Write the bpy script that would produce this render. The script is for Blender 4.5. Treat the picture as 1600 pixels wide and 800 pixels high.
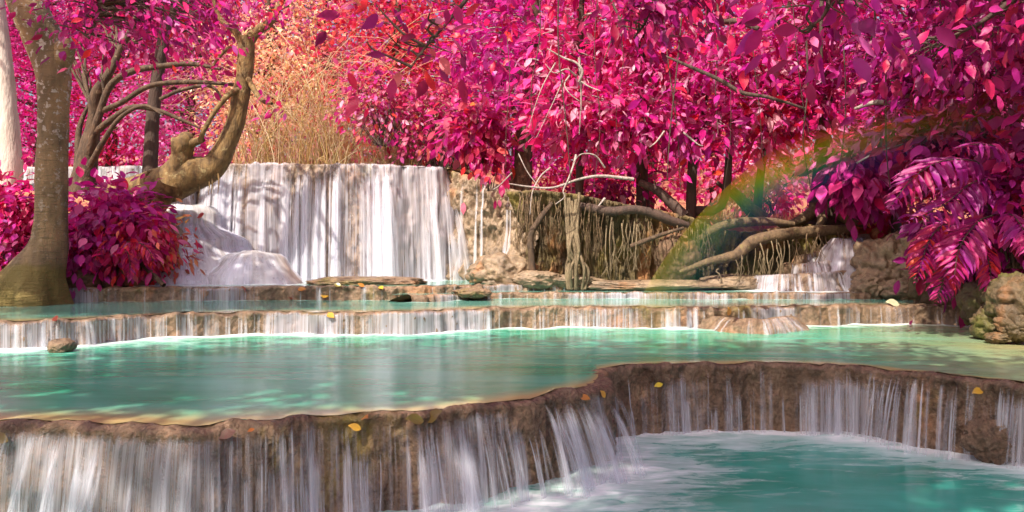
import bpy, math, random
import numpy as np
from mathutils import Vector, Matrix
random.seed(7); rng = np.random.default_rng(7)
SC = bpy.context.scene; COL = SC.collection
for o in list(bpy.data.objects): bpy.data.objects.remove(o)

# ------------------------------------------------------------------ camera, sky, sun, exposure
cam = bpy.data.cameras.new('camera'); cam.sensor_width = 36; cam.lens = 28.125; cam.clip_start = .05; cam.clip_end = 6000
co = bpy.data.objects.new('camera', cam); COL.objects.link(co); co.rotation_euler = (math.pi/2, 0, 0); SC.camera = co
SUN_EL, SUN_AZ = math.radians(52), math.radians(-150)      # azimuth from +Y (view direction), negative = left
w = bpy.data.worlds.new('World'); SC.world = w; w.use_nodes = True
nt = w.node_tree; sky = nt.nodes.new('ShaderNodeTexSky'); sky.sky_type = 'NISHITA'; sky.sun_disc = False
sky.sun_elevation = SUN_EL; sky.sun_rotation = SUN_AZ; sky.air_density = 1.0; sky.dust_density = 6
bg = nt.nodes['Background']; bg.inputs['Strength'].default_value = .115
nt.links.new(sky.outputs[0], bg.inputs[0])
sl = bpy.data.lights.new('sun', 'SUN'); sl.energy = 4.2; sl.angle = math.radians(.6); sl.color = (1, .91, .76)
so = bpy.data.objects.new('sun', sl); COL.objects.link(so)
sd = Vector((math.sin(SUN_AZ)*math.cos(SUN_EL), math.cos(SUN_AZ)*math.cos(SUN_EL), math.sin(SUN_EL)))
so.rotation_euler = sd.to_track_quat('Z', 'Y').to_euler(); so.location = sd*60
SC.view_settings.view_transform = 'Standard'; SC.view_settings.look = 'None'
SC.view_settings.exposure = .85; SC.view_settings.gamma = 1
SC.render.engine = 'CYCLES'
cy = SC.cycles; cy.use_denoising = True; cy.transparent_max_bounces = 24; cy.max_bounces = 7; cy.diffuse_bounces = 4
cy.transmission_bounces = 4; cy.glossy_bounces = 3; cy.volume_bounces = 0; cy.sample_clamp_indirect = 6

F = 1250.0
def P(px, py, d): return np.array([(px-800)/F*d, d, (400-py)/F*d])

# ------------------------------------------------------------------ noise
def _h(i, j, k):
    n = (i*73856093) ^ (j*19349663) ^ (k*83492791); n = (n ^ (n >> 13))*1274126177; n &= 0x7fffffff
    return ((n ^ (n >> 16)) & 0xffff)/65535.0
def vn(p):
    p = np.asarray(p, float); i = np.floor(p).astype(np.int64); f = p-i; f = f*f*(3-2*f); r = 0
    for a in (0, 1):
        for b in (0, 1):
            for c in (0, 1):
                wt = (f[..., 0] if a else 1-f[..., 0])*(f[..., 1] if b else 1-f[..., 1])*(f[..., 2] if c else 1-f[..., 2])
                r = r+wt*_h(i[..., 0]+a, i[..., 1]+b, i[..., 2]+c)
    return r*2-1
def fbm(p, o=4, g=.5):
    p = np.asarray(p, float); s = 0; a = 1; t = 0
    for k in range(o): s = s+a*vn(p+17.3*k); t += a; a *= g; p = p*2.03
    return s/t
def crom(pts, n):
    p = np.asarray(pts, float); q = np.vstack([2*p[0]-p[1], p, 2*p[-1]-p[-2]]); out = []
    for i in range(len(p)-1):
        t = np.linspace(0, 1, 24, endpoint=False)[:, None]; a, b, c, d = q[i:i+4]
        out.append(.5*(2*b+(c-a)*t+(2*a-5*b+4*c-d)*t*t+(3*b-a-3*c+d)*t**3))
    out = np.vstack(out+[p[-1:]]); s = np.r_[0, np.cumsum(np.linalg.norm(np.diff(out[:, :3], axis=0), axis=1))]
    u = np.linspace(0, s[-1], n); return np.stack([np.interp(u, s, out[:, k]) for k in range(out.shape[1])], 1)

# ------------------------------------------------------------------ mesh helpers
def mesh(name, V, Fq, mat, smooth=True, col=None, uv=None, colname='tint'):
    me = bpy.data.meshes.new(name); V = np.asarray(V, np.float32); Fq = np.asarray(Fq, np.int32)
    k = Fq.shape[1]; me.vertices.add(len(V)); me.vertices.foreach_set('co', V.ravel())
    me.loops.add(Fq.size); me.loops.foreach_set('vertex_index', Fq.ravel())
    me.polygons.add(len(Fq)); me.polygons.foreach_set('loop_start', np.arange(0, Fq.size, k, dtype=np.int32))
    me.polygons.foreach_set('use_smooth', np.full(len(Fq), smooth))
    if col is not None:
        a = me.attributes.new(colname, 'FLOAT_COLOR', 'POINT'); c = np.ones((len(V), 4), np.float32); col = np.asarray(col)
        if col.ndim == 1: c[:, :3] = col[:, None]
        else: c[:, :col.shape[1]] = col
        a.data.foreach_set('color', c.ravel())
    if uv is not None:
        l = me.uv_layers.new(name='UVMap'); l.data.foreach_set('uv', np.asarray(uv, np.float32)[Fq.ravel()].ravel())
    me.update(calc_edges=True); me.materials.append(mat); return me
def link(name, me, parent=None, kind=None, label=None, cat=None, group=None):
    o = bpy.data.objects.new(name, me); COL.objects.link(o)
    if parent is not None: o.parent = parent
    if kind: o['kind'] = kind
    if label: o['label'] = label
    if cat: o['category'] = cat
    if group: o['group'] = group
    return o
def thing(name, label, cat, loc=(0, 0, 0), group=None):
    o = link(name, None, None, None, label, cat, group); o.location = loc; o.empty_display_size = .2; return o
def loc(o): return np.array(o.location) if o is not None else np.zeros(3)
def put(name, V, Fq, mat, parent=None, **k):
    kk = {a: k.pop(a) for a in ('kind', 'label', 'cat', 'group') if a in k}
    V = np.asarray(V, float); org = loc(parent)
    if parent is None:
        org = V.mean(0); org[2] = V[:, 2].min()
    o = link(name, mesh(name, V-org, Fq, mat, **k), parent, **kk)
    if parent is None: o.location = org
    return o
def gridf(r, c, wrap=False):
    i, j = np.meshgrid(np.arange(r-1), np.arange(c if wrap else c-1), indexing='ij'); j2 = (j+1) % c
    return np.stack([i*c+j, i*c+j2, (i+1)*c+j2, (i+1)*c+j], -1).reshape(-1, 4)
def tube(pts, rad, ns=8, n=None, rough=.0, seed=0, caps=True):
    n = n or max(4, 6*(len(pts)-1)); pr = np.column_stack([np.asarray(pts, float), np.asarray(rad, float)]); C = crom(pr, n); p, r = C[:, :3], np.maximum(C[:, 3], .001)
    T = np.gradient(p, axis=0); T /= np.linalg.norm(T, axis=1)[:, None]+1e-9
    ref = np.array([.31, 1, .17]); A = np.cross(T, ref); A /= np.linalg.norm(A, axis=1)[:, None]+1e-9; B = np.cross(T, A)
    th = np.linspace(0, 2*math.pi, ns, endpoint=False)
    R = np.repeat(r[:, None], ns, 1); D = A[:, None]*np.cos(th)[None, :, None]+B[:, None]*np.sin(th)[None, :, None]
    if rough:
        q = p[:, None]+D*r[:, None, None]; R = R*(1+rough*fbm(q*(1.2/max(r.max(), .03))+seed, 3))
    V = (p[:, None]+D*R[..., None]).reshape(-1, 3); Fq = gridf(n, ns, True)
    if caps:
        V = np.vstack([V, p[:1], p[-1:]]); b = len(V)-2; j = np.arange(ns); j2 = (j+1) % ns
        Fq = np.vstack([Fq, np.stack([j2, j, np.full(ns, b), np.full(ns, b)], 1), np.stack([(n-1)*ns+j, (n-1)*ns+j2, np.full(ns, b+1), np.full(ns, b+1)], 1)])
    return V, Fq
def fixq(Fq): return Fq
def join(parts):
    V, Q, b = [], [], 0
    for v, q in parts: V.append(v); Q.append(q+b); b += len(v)
    return np.vstack(V), np.vstack(Q)
# tubes use a cap centre as degenerate quad -> use triangles instead
_tube = tube
def tube(pts, rad, ns=8, n=None, rough=.0, seed=0):
    V, Q = _tube(pts, rad, ns, n, rough, seed, caps=False); r = len(V)//ns
    return V, Q

# ------------------------------------------------------------------ materials
class M:
    def __init__(s, name):
        s.m = bpy.data.materials.new(name); s.m.use_nodes = True; s.t = s.m.node_tree; s.N = s.t.nodes
        s.b = s.N['Principled BSDF']; s.out = s.N['Material Output']
    def n(s, t, **k):
        x = s.N.new('ShaderNode'+t)
        for a, v in k.items():
            if a[0] == '_': setattr(x, a[1:], v)
            else: x.inputs[a].default_value = v
        return x
    def l(s, a, b): s.t.links.new(a, b)
    def coord(s, scale=(1, 1, 1), kind='geo'):
        g = s.n('NewGeometry').outputs['Position'] if kind == 'geo' else s.n('TexCoord').outputs[kind]
        mp = s.n('Mapping'); mp.inputs['Scale'].default_value = scale; s.l(g, mp.inputs['Vector']); return mp.outputs[0]
    def noise(s, scale, detail=4, vec=None, rough=.55, dist=0):
        x = s.n('TexNoise', Scale=scale, Detail=detail, Roughness=rough, Distortion=dist)
        if vec is not None: s.l(vec, x.inputs['Vector'])
        return x.outputs['Fac']
    def ramp(s, f, stops):
        x = s.n('ValToRGB'); e = x.color_ramp.elements
        while len(e) < len(stops): e.new(.5)
        for el, (p, c) in zip(e, stops): el.position = p; el.color = (*c, 1) if len(c) == 3 else c
        s.l(f, x.inputs[0]); return x.outputs[0]
    def mix(s, f, a, b, bt='MIX'):
        x = s.n('Mix', _data_type='RGBA', _blend_type=bt)
        for v, i in ((f, 0), (a, 6), (b, 7)):
            if hasattr(v, 'node'): s.l(v, x.inputs[i])
            else: x.inputs[i].default_value = v if i == 0 else (*v, 1)
        return x.outputs[2]
    def math(s, op, a, b=0, c=None):
        x = s.n('Math', _operation=op)
        for i, v in enumerate((a, b, c)):
            if v is None: continue
            if hasattr(v, 'node'): s.l(v, x.inputs[i])
            else: x.inputs[i].default_value = v
        return x.outputs[0]
    def bump(s, h, strength=.5, dist=.02, prev=None):
        x = s.n('Bump', Strength=strength, Distance=dist); s.l(h, x.inputs['Height'])
        if prev is not None: s.l(prev, x.inputs['Normal'])
        return x.outputs[0]
    def set(s, **k):
        for a, v in k.items():
            i = s.b.inputs[a.replace('_', ' ')]
            if hasattr(v, 'node'): s.l(v, i)
            else: i.default_value = (*v, 1) if isinstance(v, tuple) and len(v) == 3 else v
        return s.m
BW = lambda lo, hi: [(lo, (0, 0, 0)), (hi, (1, 1, 1))]

def rock_mat(name, c1, c2, c3, moss=None, wet=.4, streak=.5, fine=26, bstr=.8):
    m = M(name); a = m.noise(1.7, 5); st = m.noise(5, 4, m.coord((1, 1, .18))); f = m.noise(fine, 6, rough=.65)
    big = m.coord(); a = m.noise(1.6, 5, big); f = m.noise(fine, 6, big, .65)
    c = m.mix(m.ramp(a, BW(.35, .65)), c1, c2)
    c = m.mix(m.math('MULTIPLY', m.ramp(st, BW(.45, .62)), streak), c, c3)
    c = m.mix(m.math('MULTIPLY', m.ramp(f, BW(.42, .58)), .35), c, tuple(x*.45 for x in c3))
    og = m.noise(.8, 4, m.coord((1, 1, .6), 'geo'), .6); c = m.mix(m.math('MULTIPLY', m.ramp(og, [(.56, (0, 0, 0)), (.66, (1, 1, 1))]), .55), c, (.50, .20, .07))  # orange noise patches put sunlit spots into the stone colour
    if moss:
        g = m.noise(1.1, 5, m.coord((1, 1, .7)), .6); c = m.mix(m.ramp(g, [(moss[1], (0, 0, 0)), (moss[1]+.1, (1, 1, 1))]), c, moss[0])
    v = m.n('TexVoronoi', Scale=fine*.5); m.l(big, v.inputs['Vector'])
    mid = m.noise(fine*.33, 5, big, .62); b = m.bump(mid, bstr, .05); b = m.bump(f, bstr, .025, b); b = m.bump(m.noise(fine*2.6, 4, big), bstr*.6, .008, b); c = m.mix(m.math('MULTIPLY', m.ramp(mid, BW(.5, .66)), .4), c, tuple(x*.4 for x in c3))
    return m.set(Base_Color=c, Roughness=wet, Normal=b)
ROCK = rock_mat('travertine', (.36, .235, .15), (.24, .15, .09), (.11, .065, .04), ((.2, .15, .04), .6), .38, .5, 26, 1.0)
ROCKN = rock_mat('travertine_near', (.36, .225, .14), (.22, .13, .08), (.09, .052, .032), ((.2, .14, .035), .6), .26, .6, 30, 1.2)
ROCKF = rock_mat('travertine_fall', (.37, .25, .17), (.25, .17, .125), (.12, .08, .05), ((.2, .15, .04), .6), .5, .5, 14)
BOULD = rock_mat('boulder_stone', (.37, .26, .165), (.25, .17, .11), (.09, .06, .04), ((.16, .15, .035), .64), .5, .25, 12, 1.0)
MOSSY = rock_mat('mossy_stone', (.16, .115, .05), (.12, .075, .04), (.05, .036, .02), ((.12, .11, .02), .5), .6, .3, 14, 1.0)
BANK = rock_mat('root_bank_earth', (.21, .15, .055), (.12, .082, .04), (.04, .028, .015), ((.22, .17, .04), .55), .75, .8, 16, 1.0)
EARTH = rock_mat('bank_earth', (.2, .12, .07), (.14, .07, .045), (.07, .04, .03), None, .85, .2, 9)

def soil_mat():
    m = M('forest_floor'); v = m.coord(); c = m.mix(m.ramp(m.noise(.7, 5, v), BW(.4, .6)), (.33, .13, .06), (.42, .08, .1))
    c = m.mix(m.ramp(m.noise(7, 5, v), BW(.45, .6)), c, (.5, .26, .12)); return m.set(Base_Color=c, Roughness=.9, Normal=m.bump(m.noise(14, 5, v), .8, .06))
SOIL = soil_mat()

def bark_mat(name, c1, c2, lichen=None, sc=6, lth=.62, stretch=.25):
    m = M(name); v = m.coord((1, 1, stretch)); g = m.coord(); a = m.noise(sc, 6, v, .6); c = m.mix(m.ramp(a, BW(.35, .65)), c1, c2)
    h = m.noise(sc*4, 4, v)
    if lichen:
        lf = m.ramp(m.noise(sc*.55, 5, g, .62), [(lth, (0, 0, 0)), (lth+.05, (1, 1, 1))]); c = m.mix(lf, c, lichen)
    return m.set(Base_Color=c, Roughness=.8, Normal=m.bump(h, .9, .02, m.bump(a, .7, .03)))
BARK_D = bark_mat('dark_bark', (.10, .06, .045), (.05, .03, .025), (.24, .2, .18), 9, .66)
BARK_B = bark_mat('brown_bark', (.12, .07, .04), (.045, .028, .018), (.22, .15, .09), 11, .6, .4)
BARK_G = bark_mat('grey_twig_bark', (.50, .42, .40), (.30, .23, .21), None, 12)
BARK_W = bark_mat('pale_bark', (.62, .55, .5), (.46, .38, .33), (.3, .22, .2), 5, .66)
BARK_Y = bark_mat('golden_bark', (.25, .15, .055), (.09, .052, .022), (.32, .24, .11), 9, .6, .4)  # warm sun glow put into this bark's colour
ROOT = bark_mat('root_bark', (.20, .125, .065), (.085, .052, .028), (.20, .15, .06), 12, .6, .5)
ROOTP = bark_mat('pale_root_bark', (.27, .2, .12), (.13, .09, .05), None, 14)
def fg_bark():                                                    # smooth ringed bark with pale lichen blotches
    m = M('ringed_bark'); v = m.coord(); a = m.noise(3, 5, m.coord((1, 1, .35)))
    c = m.mix(m.ramp(a, BW(.38, .62)), (.30, .19, .095), (.13, .085, .045))
    ring = m.noise(5, 3, m.coord((.7, .7, 7)), .5, .4); rf = m.ramp(ring, [(.6, (0, 0, 0)), (.66, (1, 1, 1))]); c = m.mix(m.math('MULTIPLY', rf, .6), c, (.1, .07, .04))
    lf = m.ramp(m.noise(8.5, 5, v, .66), [(.555, (0, 0, 0)), (.60, (1, 1, 1))])
    z = m.n('SeparateXYZ'); m.l(v, z.inputs[0]); up = m.ramp(m.math('MULTIPLY_ADD', z.outputs[2], .22, .35), BW(.3, .95))
    c = m.mix(m.math('MULTIPLY', lf, up), c, (.44, .38, .34))
    low = m.ramp(m.math('MULTIPLY_ADD', m.noise(2.4, 4, v), .5, m.math('MULTIPLY', z.outputs[2], -1)), [(.35, (0, 0, 0)), (.5, (1, 1, 1))])
    c = m.mix(low, c, (.17, .12, .03))
    return m.set(Base_Color=c, Roughness=.75, Normal=m.bump(ring, .9, .03, m.bump(m.noise(9, 6, m.coord((1, 1, .45)), .68), 1.0, .06)))
BARK_FG = fg_bark()

def leaf_mat(name, trans=.5, spec=.45, rough=.38):
    m = M(name); at = m.n('Attribute', _attribute_name='tint'); oi = m.n('ObjectInfo')
    c = m.mix(m.math('MULTIPLY', m.noise(30, 2, m.coord()), .35), at.outputs['Color'], (.25, .0, .09))
    hs = m.n('HueSaturation'); m.l(c, hs.inputs['Color']); m.l(m.math('MULTIPLY_ADD', oi.outputs['Random'], .085, .457), hs.inputs['Hue'])
    m.l(m.math('MULTIPLY_ADD', oi.outputs['Random'], .6, .6), hs.inputs['Value']); c = hs.outputs[0]
    m.set(Base_Color=c, Roughness=rough); m.b.inputs['Specular IOR Level'].default_value = spec
    tr = m.n('BsdfTranslucent'); tc = m.mix(.45, c, (.95, .02, .28)); m.l(tc, tr.inputs['Color'])
    mx = m.n('MixShader', Fac=trans); m.l(m.b.outputs[0], mx.inputs[1]); m.l(tr.outputs[0], mx.inputs[2]); m.l(mx.outputs[0], m.out.inputs[0]); return m.m
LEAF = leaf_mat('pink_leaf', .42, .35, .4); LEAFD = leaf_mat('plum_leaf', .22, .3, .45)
def grass_mat():
    m = M('dry_stalk'); at = m.n('Attribute', _attribute_name='tint'); m.set(Base_Color=at.outputs['Color'], Roughness=.7)
    tr = m.n('BsdfTranslucent'); m.l(at.outputs['Color'], tr.inputs['Color']); mx = m.n('MixShader', Fac=.4)
    m.l(m.b.outputs[0], mx.inputs[1]); m.l(tr.outputs[0], mx.inputs[2]); m.l(mx.outputs[0], m.out.inputs[0]); return m.m
STALK = grass_mat()

def pool_mat(name, deep, mid, shallow, rough=.16):
    """milky travertine water; attribute 'tint': R foam at the foot of a fall, G shallow over the lip"""
    m = M(name); at = m.n('Attribute', _attribute_name='tint'); sp = m.n('SeparateColor'); m.l(at.outputs['Color'], sp.inputs[0])
    v = m.coord((.55, 1.5, 1)); n1 = m.noise(.9, 4, v, .55, .4); c = m.mix(m.ramp(n1, BW(.36, .64)), deep, mid)
    n2 = m.noise(.55, 3, m.coord((.5, 1.1, 1)))
    sh = m.ramp(m.math('ADD', sp.outputs[1], m.math('MULTIPLY_ADD', n2, .7, -.35)), BW(.25, .85)); c = m.mix(sh, c, shallow)
    n3 = m.noise(3.2, 6, m.coord((.6, 1.7, 1)), .62, .8)
    n4 = m.noise(7, 5, m.coord((.5, 1.9, 1)), .6, 1.2); fo = m.ramp(m.math('ADD', m.math('MULTIPLY', sp.outputs[0], m.math('MULTIPLY_ADD', n4, .9, .5)), m.math('MULTIPLY_ADD', n3, 1.5, -.78)), BW(.2, 1.0)); c = m.mix(fo, c, (.80, .84, .88))
    b = m.bump(m.noise(3.0, 3, m.coord((.5, 2.2, 1)), .5, .3), .12, .03); b = m.bump(m.noise(14, 2, m.coord((.6, 2.6, 1))), .06, .01, b)
    m.set(Base_Color=c, Roughness=m.math('MULTIPLY_ADD', fo, .45, rough), Normal=b); m.b.inputs['Specular IOR Level'].default_value = .24; return m.m
POOL_A = pool_mat('plunge_water', (.02, .25, .19), (.06, .38, .32), (.06, .32, .26), .16)
POOL_B = pool_mat('pool_water_turquoise', (.02, .30, .17), (.09, .42, .31), (.44, .33, .15), .19)
POOL_C = pool_mat('pool_water_back', (.06, .28, .21), (.17, .36, .31), (.36, .28, .15), .1)

def fall_mat(name, base, sx=26, lo=.38, hi=.66, amax=1.0):
    """falling water: streaks that run with the flow let the stone show between them; attribute 'tint' R = cover"""
    m = M(name); at = m.n('Attribute', _attribute_name='tint'); sp = m.n('SeparateColor'); m.l(at.outputs['Color'], sp.inputs[0])
    s1 = m.noise(1, 3, m.coord((sx, sx*.028, 1), 'UV'), .5); s2 = m.noise(1, 2, m.coord((sx*3.2, sx*.05, 1), 'UV'), .5)
    s = m.math('MULTIPLY_ADD', s2, .4, m.math('MULTIPLY', s1, .6))
    a = m.ramp(m.math('ADD', s, m.math('MULTIPLY_ADD', sp.outputs[0], .5, -.5)), BW(lo-.1, hi)); a = m.math('MULTIPLY', a, amax)
    a = m.math('MULTIPLY', a, m.ramp(sp.outputs[0], BW(0, .3)))
    m.set(Base_Color=base, Roughness=.3, Normal=m.bump(s, .35, .02)); m.b.inputs['Specular IOR Level'].default_value = .4
    tl = m.n('BsdfTranslucent'); tl.inputs['Color'].default_value = (*base, 1); mx0 = m.n('MixShader', Fac=.35); m.l(m.b.outputs[0], mx0.inputs[1]); m.l(tl.outputs[0], mx0.inputs[2])
    tp = m.n('BsdfTransparent'); mx = m.n('MixShader'); m.l(a, mx.inputs[0]); m.l(tp.outputs[0], mx.inputs[1]); m.l(mx0.outputs[0], mx.inputs[2]); m.l(mx.outputs[0], m.out.inputs[0]); return m.m
VEIL = fall_mat('water_veil', (.80, .79, .92), 22, .37, .64, .78); STRAND = fall_mat('water_strand', (.88, .88, .98), 40, .25, .57, .9)
VEIL_W = fall_mat('foamy_water', (.90, .90, .97), 13, .33, .62, .9); VEIL_N = fall_mat('near_water_veil', (.76, .74, .83), 34, .36, .68, .6); STRAND_M = fall_mat('mid_water_strand', (.84, .85, .94), 50, .27, .68, .64); STRAND_N = fall_mat('near_water_strand', (.80, .80, .90), 55, .26, .70, .66)

# ------------------------------------------------------------------ terraces and the water that falls over them
class Dam:
    def __init__(s, name, ctrl, zb, N, rows=26, amp=.12, freq=1.2, lump=.06, flute=.04, ff=7., batter=.0, spread=0., spow=1., under=0., mat=None, seed=0, parent=None, lipw=.9, zj=.012, label=None, cat=None, struct=True, ledge=0.):
        C = crom(ctrl, N); T = np.gradient(C[:, :2], axis=0)
        k = 5; T = np.stack([np.convolve(np.pad(T[:, i], k, 'edge'), np.ones(2*k+1)/(2*k+1), 'valid') for i in (0, 1)], 1); T /= np.linalg.norm(T, axis=1)[:, None]
        n = np.stack([T[:, 1], -T[:, 0]], 1); L = np.r_[0, np.cumsum(np.linalg.norm(np.diff(C[:, :2], axis=0), axis=1))]
        z0 = np.zeros(N)
        C[:, :2] += n*(amp*fbm(np.stack([L*freq, z0+seed, z0], 1), 4))[:, None]
        C[:, :2] += n*(amp*.35*np.abs(fbm(np.stack([L*freq*3.3, z0+seed, z0+2], 1), 3))*2)[:, None]; C[:, 2] += zj*fbm(np.stack([L*3, z0+seed, z0+5], 1), 4)
        s.C, s.n, s.L, s.N, s.zb = C, n, L, N, zb
        top = [(-lipw, -.25), (-lipw*.5, -.07), (-.22, -.015), (-.1, .002), (-.04, .004), (0., -.006), (.03, -.03)]; s.r0 = 4
        H = np.maximum(C[:, 2]-zb+.3, .1); t = np.linspace(0, 1, rows)[1:]
        O = np.concatenate([np.repeat(np.array([[o] for o, _ in top]), N, 1), .03+batter*t[:, None]*H+spread*(t[:, None]**spow)-under*np.sin(t*2.6)[:, None]*H+0*H], 0)
        Z = np.concatenate([C[None, :, 2]+np.array([[z] for _, z in top]), C[None, :, 2]-.03-t[:, None]*(H-.03)], 0)
        R = len(O); ramp = np.clip((np.arange(R)-2)/5., 0, 1)[:, None]
        X = C[None, :, 0]+n[None, :, 0]*O; Y = C[None, :, 1]+n[None, :, 1]*O; Q = np.stack([X, Y, Z], -1)
        Lg = np.repeat(L[None], R, 0); drop = C[None, :, 2]-Z
        D = lump*fbm(Q*2.2+seed, 4)+flute*fbm(np.stack([Lg*ff, drop*1.1+seed, Lg*0], -1), 3)+.35*flute*fbm(np.stack([Lg*ff*3, drop*3+seed, Lg*0], -1), 3)+ledge*np.sin(drop*9+3*fbm(Q*1.3+seed, 3)+seed)+.3*lump*fbm(Q*11+seed, 3)+.16*lump*fbm(Q*26+seed, 3)
        O = O+D*ramp; Z = Z+.35*lump*fbm(Q*9+seed+3, 3)*np.clip((np.arange(R)-1)/3., 0, 1)[:, None]*.5
        lipw_ = np.exp(-((np.arange(R)-4.5)/2.2)**2)[:, None]; O = O+lipw_*zj*2.2*fbm(np.stack([Lg*5, drop*2+seed, Lg*0+4], -1), 4); Z = Z+lipw_*zj*1.1*fbm(np.stack([Lg*9, drop*2+seed, Lg*0+8], -1), 4)
        s.O, s.Z, s.R = O, Z, R; s.seed = seed
        V = np.stack([C[None, :, 0]+n[None, :, 0]*O, C[None, :, 1]+n[None, :, 1]*O, Z], -1)
        s.V = V; s.obj = put(name, V.reshape(-1, 3), gridf(R, N)[:, ::-1], mat or ROCK, parent, kind=('structure' if parent is None and struct else None), label=label, cat=cat)
    def foot(s):                                    # plan line of the foot of the face
        o = s.O[-3]; return s.C[:, :2]+s.n*o[:, None]
    def colx(s, x): return int(np.argmin(np.abs(s.C[:, 0]-x)))
    def colp(s, px):                                # column whose rim lies on the ray of photo column px
        return int(np.argmin(np.abs(s.C[:, 0]-(px-800)/F*s.C[:, 1])))
    def water(s, c0, c1, nc, throw=.1, lift=.012, bulge=0., rows=None, narrow=1., r0=None, soft=True, startfade=.12, base=1., r1=None, edge=.5, drift=0., top=0.):
        """grid of water following the lip and falling clear of the stone; returns V,F,cover,uv"""
        r0 = s.r0 if r0 is None else r0; r1 = r1 or s.R-1; rr = np.linspace(r0, r1, rows or (r1-r0+1)); u = np.linspace(-1, 1, nc); cc, hw = (c0+c1)/2, (c1-c0)/2
        V = np.zeros((len(rr), nc, 3)); A = np.zeros((len(rr), nc)); UV = np.zeros((len(rr), nc, 2)); om = None; ci0 = np.clip(cc+hw*u, 0, s.N-1)
        l0 = None
        for i, r in enumerate(rr):
            t = i/(len(rr)-1); wdt = narrow+(1-narrow)*min(1, t*1.5); ci = np.clip(cc+hw*u*wdt+drift*t*t, 0, s.N-1.001); a = ci.astype(int); f = ci-a; b = np.minimum(a+1, s.N-1); ra = int(min(math.floor(r), s.R-1)); rf = r-ra; rb = min(ra+1, s.R-1)
            g = lambda Mx: (Mx[ra, a]*(1-f)+Mx[ra, b]*f)*(1-rf)+(Mx[rb, a]*(1-f)+Mx[rb, b]*f)*rf
            c = s.C[a]*(1-f)[:, None]+s.C[b]*f[:, None]; n = s.n[a]*(1-f)[:, None]+s.n[b]*f[:, None]; o = g(s.O)+lift; z = g(s.Z)+lift*.6
            if nc > 3 and soft:
                o = np.convolve(np.pad(o, 2, 'edge'), np.ones(5)/5, 'valid')
            if l0 is None: l0 = o.copy(); z0 = z.copy()
            dr = np.maximum(z0-z, 0); o = np.maximum(o, l0+throw*np.sqrt(dr)*1.0)
            if om is not None: o = np.maximum(o, om)
            om = o; o = o+bulge*np.sqrt(np.clip(1-u*u, 0, 1))
            V[i] = np.stack([c[:, 0]+n[:, 0]*o, c[:, 1]+n[:, 1]*o, np.maximum(z, s.zb-.12)], -1)
            A[i] = (np.clip((1-np.abs(u))/edge, 0, 1) if edge else 1)*np.clip(t/startfade+top, 0, 1)*(1-(1-base)*t)
            UV[i, :, 0] = np.interp(ci0, np.arange(s.N), s.L); UV[i, :, 1] = dr+t*.02
        return V.reshape(-1, 3), gridf(len(rr), nc)[:, ::-1], A.ravel(), UV.reshape(-1, 2)
def veil(th, dam, c0, c1, step=1, cover=None, mat=None, throw=.08, name='water_veil', **k):
    nc = max(4, int((c1-c0)/step)); V, Q, A, UV = dam.water(c0, c1, nc, throw=throw, edge=k.pop('edge', .03), **k)
    if cover is not None:
        lx = UV[:, 0]; A = A*np.clip(.5+cover+1.1*fbm(np.stack([lx*1.1, lx*0+dam.seed+9, lx*0], 1), 3), 0, 1)
    return put(name, V, Q, mat or VEIL, th, col=A, uv=UV)
def strands(th, dam, p0, p1, count, wmin, wmax, throw=.1, mat=None, seed=1, base=1., rmax=None, cl=.5, startr=0, drift=0., bulge=.012, spots=None):
    r = random.Random(seed); ppm = dam.N/dam.L[-1]; lo, hi = sorted((dam.colp(p0), dam.colp(p1)))
    for i in range(count):
        cx = (lo+(hi-lo)*r.random()) if spots is None else dam.colp(spots[i])
        for _ in range(6):
            if spots is not None or r.random() < .5+1.6*float(fbm(np.array([[dam.L[int(min(cx, dam.N-1))]*1.6, seed*.0+dam.seed+3.3, 0]]), 3)[0]): break
            cx = lo+(hi-lo)*r.random()
        wd = wmin+(wmax-wmin)*r.random()**1.6
        hw = wd*ppm*.5
        if cx-hw < 1 or cx+hw > dam.N-2: continue
        r0 = dam.r0+int(r.random()*startr)
        V, Q, A, UV = dam.water(cx-hw, cx+hw, 9, throw=throw*r.uniform(.5, 1.3), lift=.016+.012*r.random(), bulge=min(bulge, wd*.25), rows=18, narrow=r.uniform(.35, .9), r0=r0, base=r.uniform(base, 1), edge=.8, drift=drift*ppm*r.uniform(-.5, 1), startfade=r.uniform(.1, .3))
        put('water_strand', V, Q, mat or STRAND, th, col=A*r.uniform(.6, 1), uv=UV+np.array([i*.37, 0]))

def rim(pts, z):
    out = []
    for px, py in pts:
        d = F*(-z)/(py-400); out.append(((px-800)/F*d, d, z))
    return out
zA, zB, zC, zD, zE = -1.94, -1.2, -.855, -.585, -.725
d1 = Dam('travertine_terrace', rim([(-500, 672), (-150, 664), (0, 661), (150, 665), (280, 669), (400, 662), (520, 653), (620, 646), (720, 639), (800, 629), (870, 617), (912, 607), (936, 600), (946, 593), (946, 585), (951, 578), (972, 574), (1020, 571.5), (1100, 570), (1250, 571), (1350, 575), (1420, 583), (1500, 590), (1600, 600), (1800, 622), (2200, 650)], zB), zA, 1300, rows=40, amp=.08, lump=.13, flute=.05, ff=7, under=.03, mat=ROCKN, seed=3, zj=.03)
d2 = Dam('travertine_terrace', rim([(-500, 512), (-200, 506), (0, 503), (60, 501), (130, 498), (200, 493), (300, 490), (400, 488), (550, 487), (680, 485), (780, 481), (900, 480), (1000, 480), (1100, 481), (1180, 480), (1240, 478), (1350, 476.5), (1530, 476), (1700, 475), (2000, 474)], zC), zB, 1300, rows=24, amp=.24, freq=.8, lump=.10, flute=.05, ff=5, mat=ROCK, seed=11, zj=.035)
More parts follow.
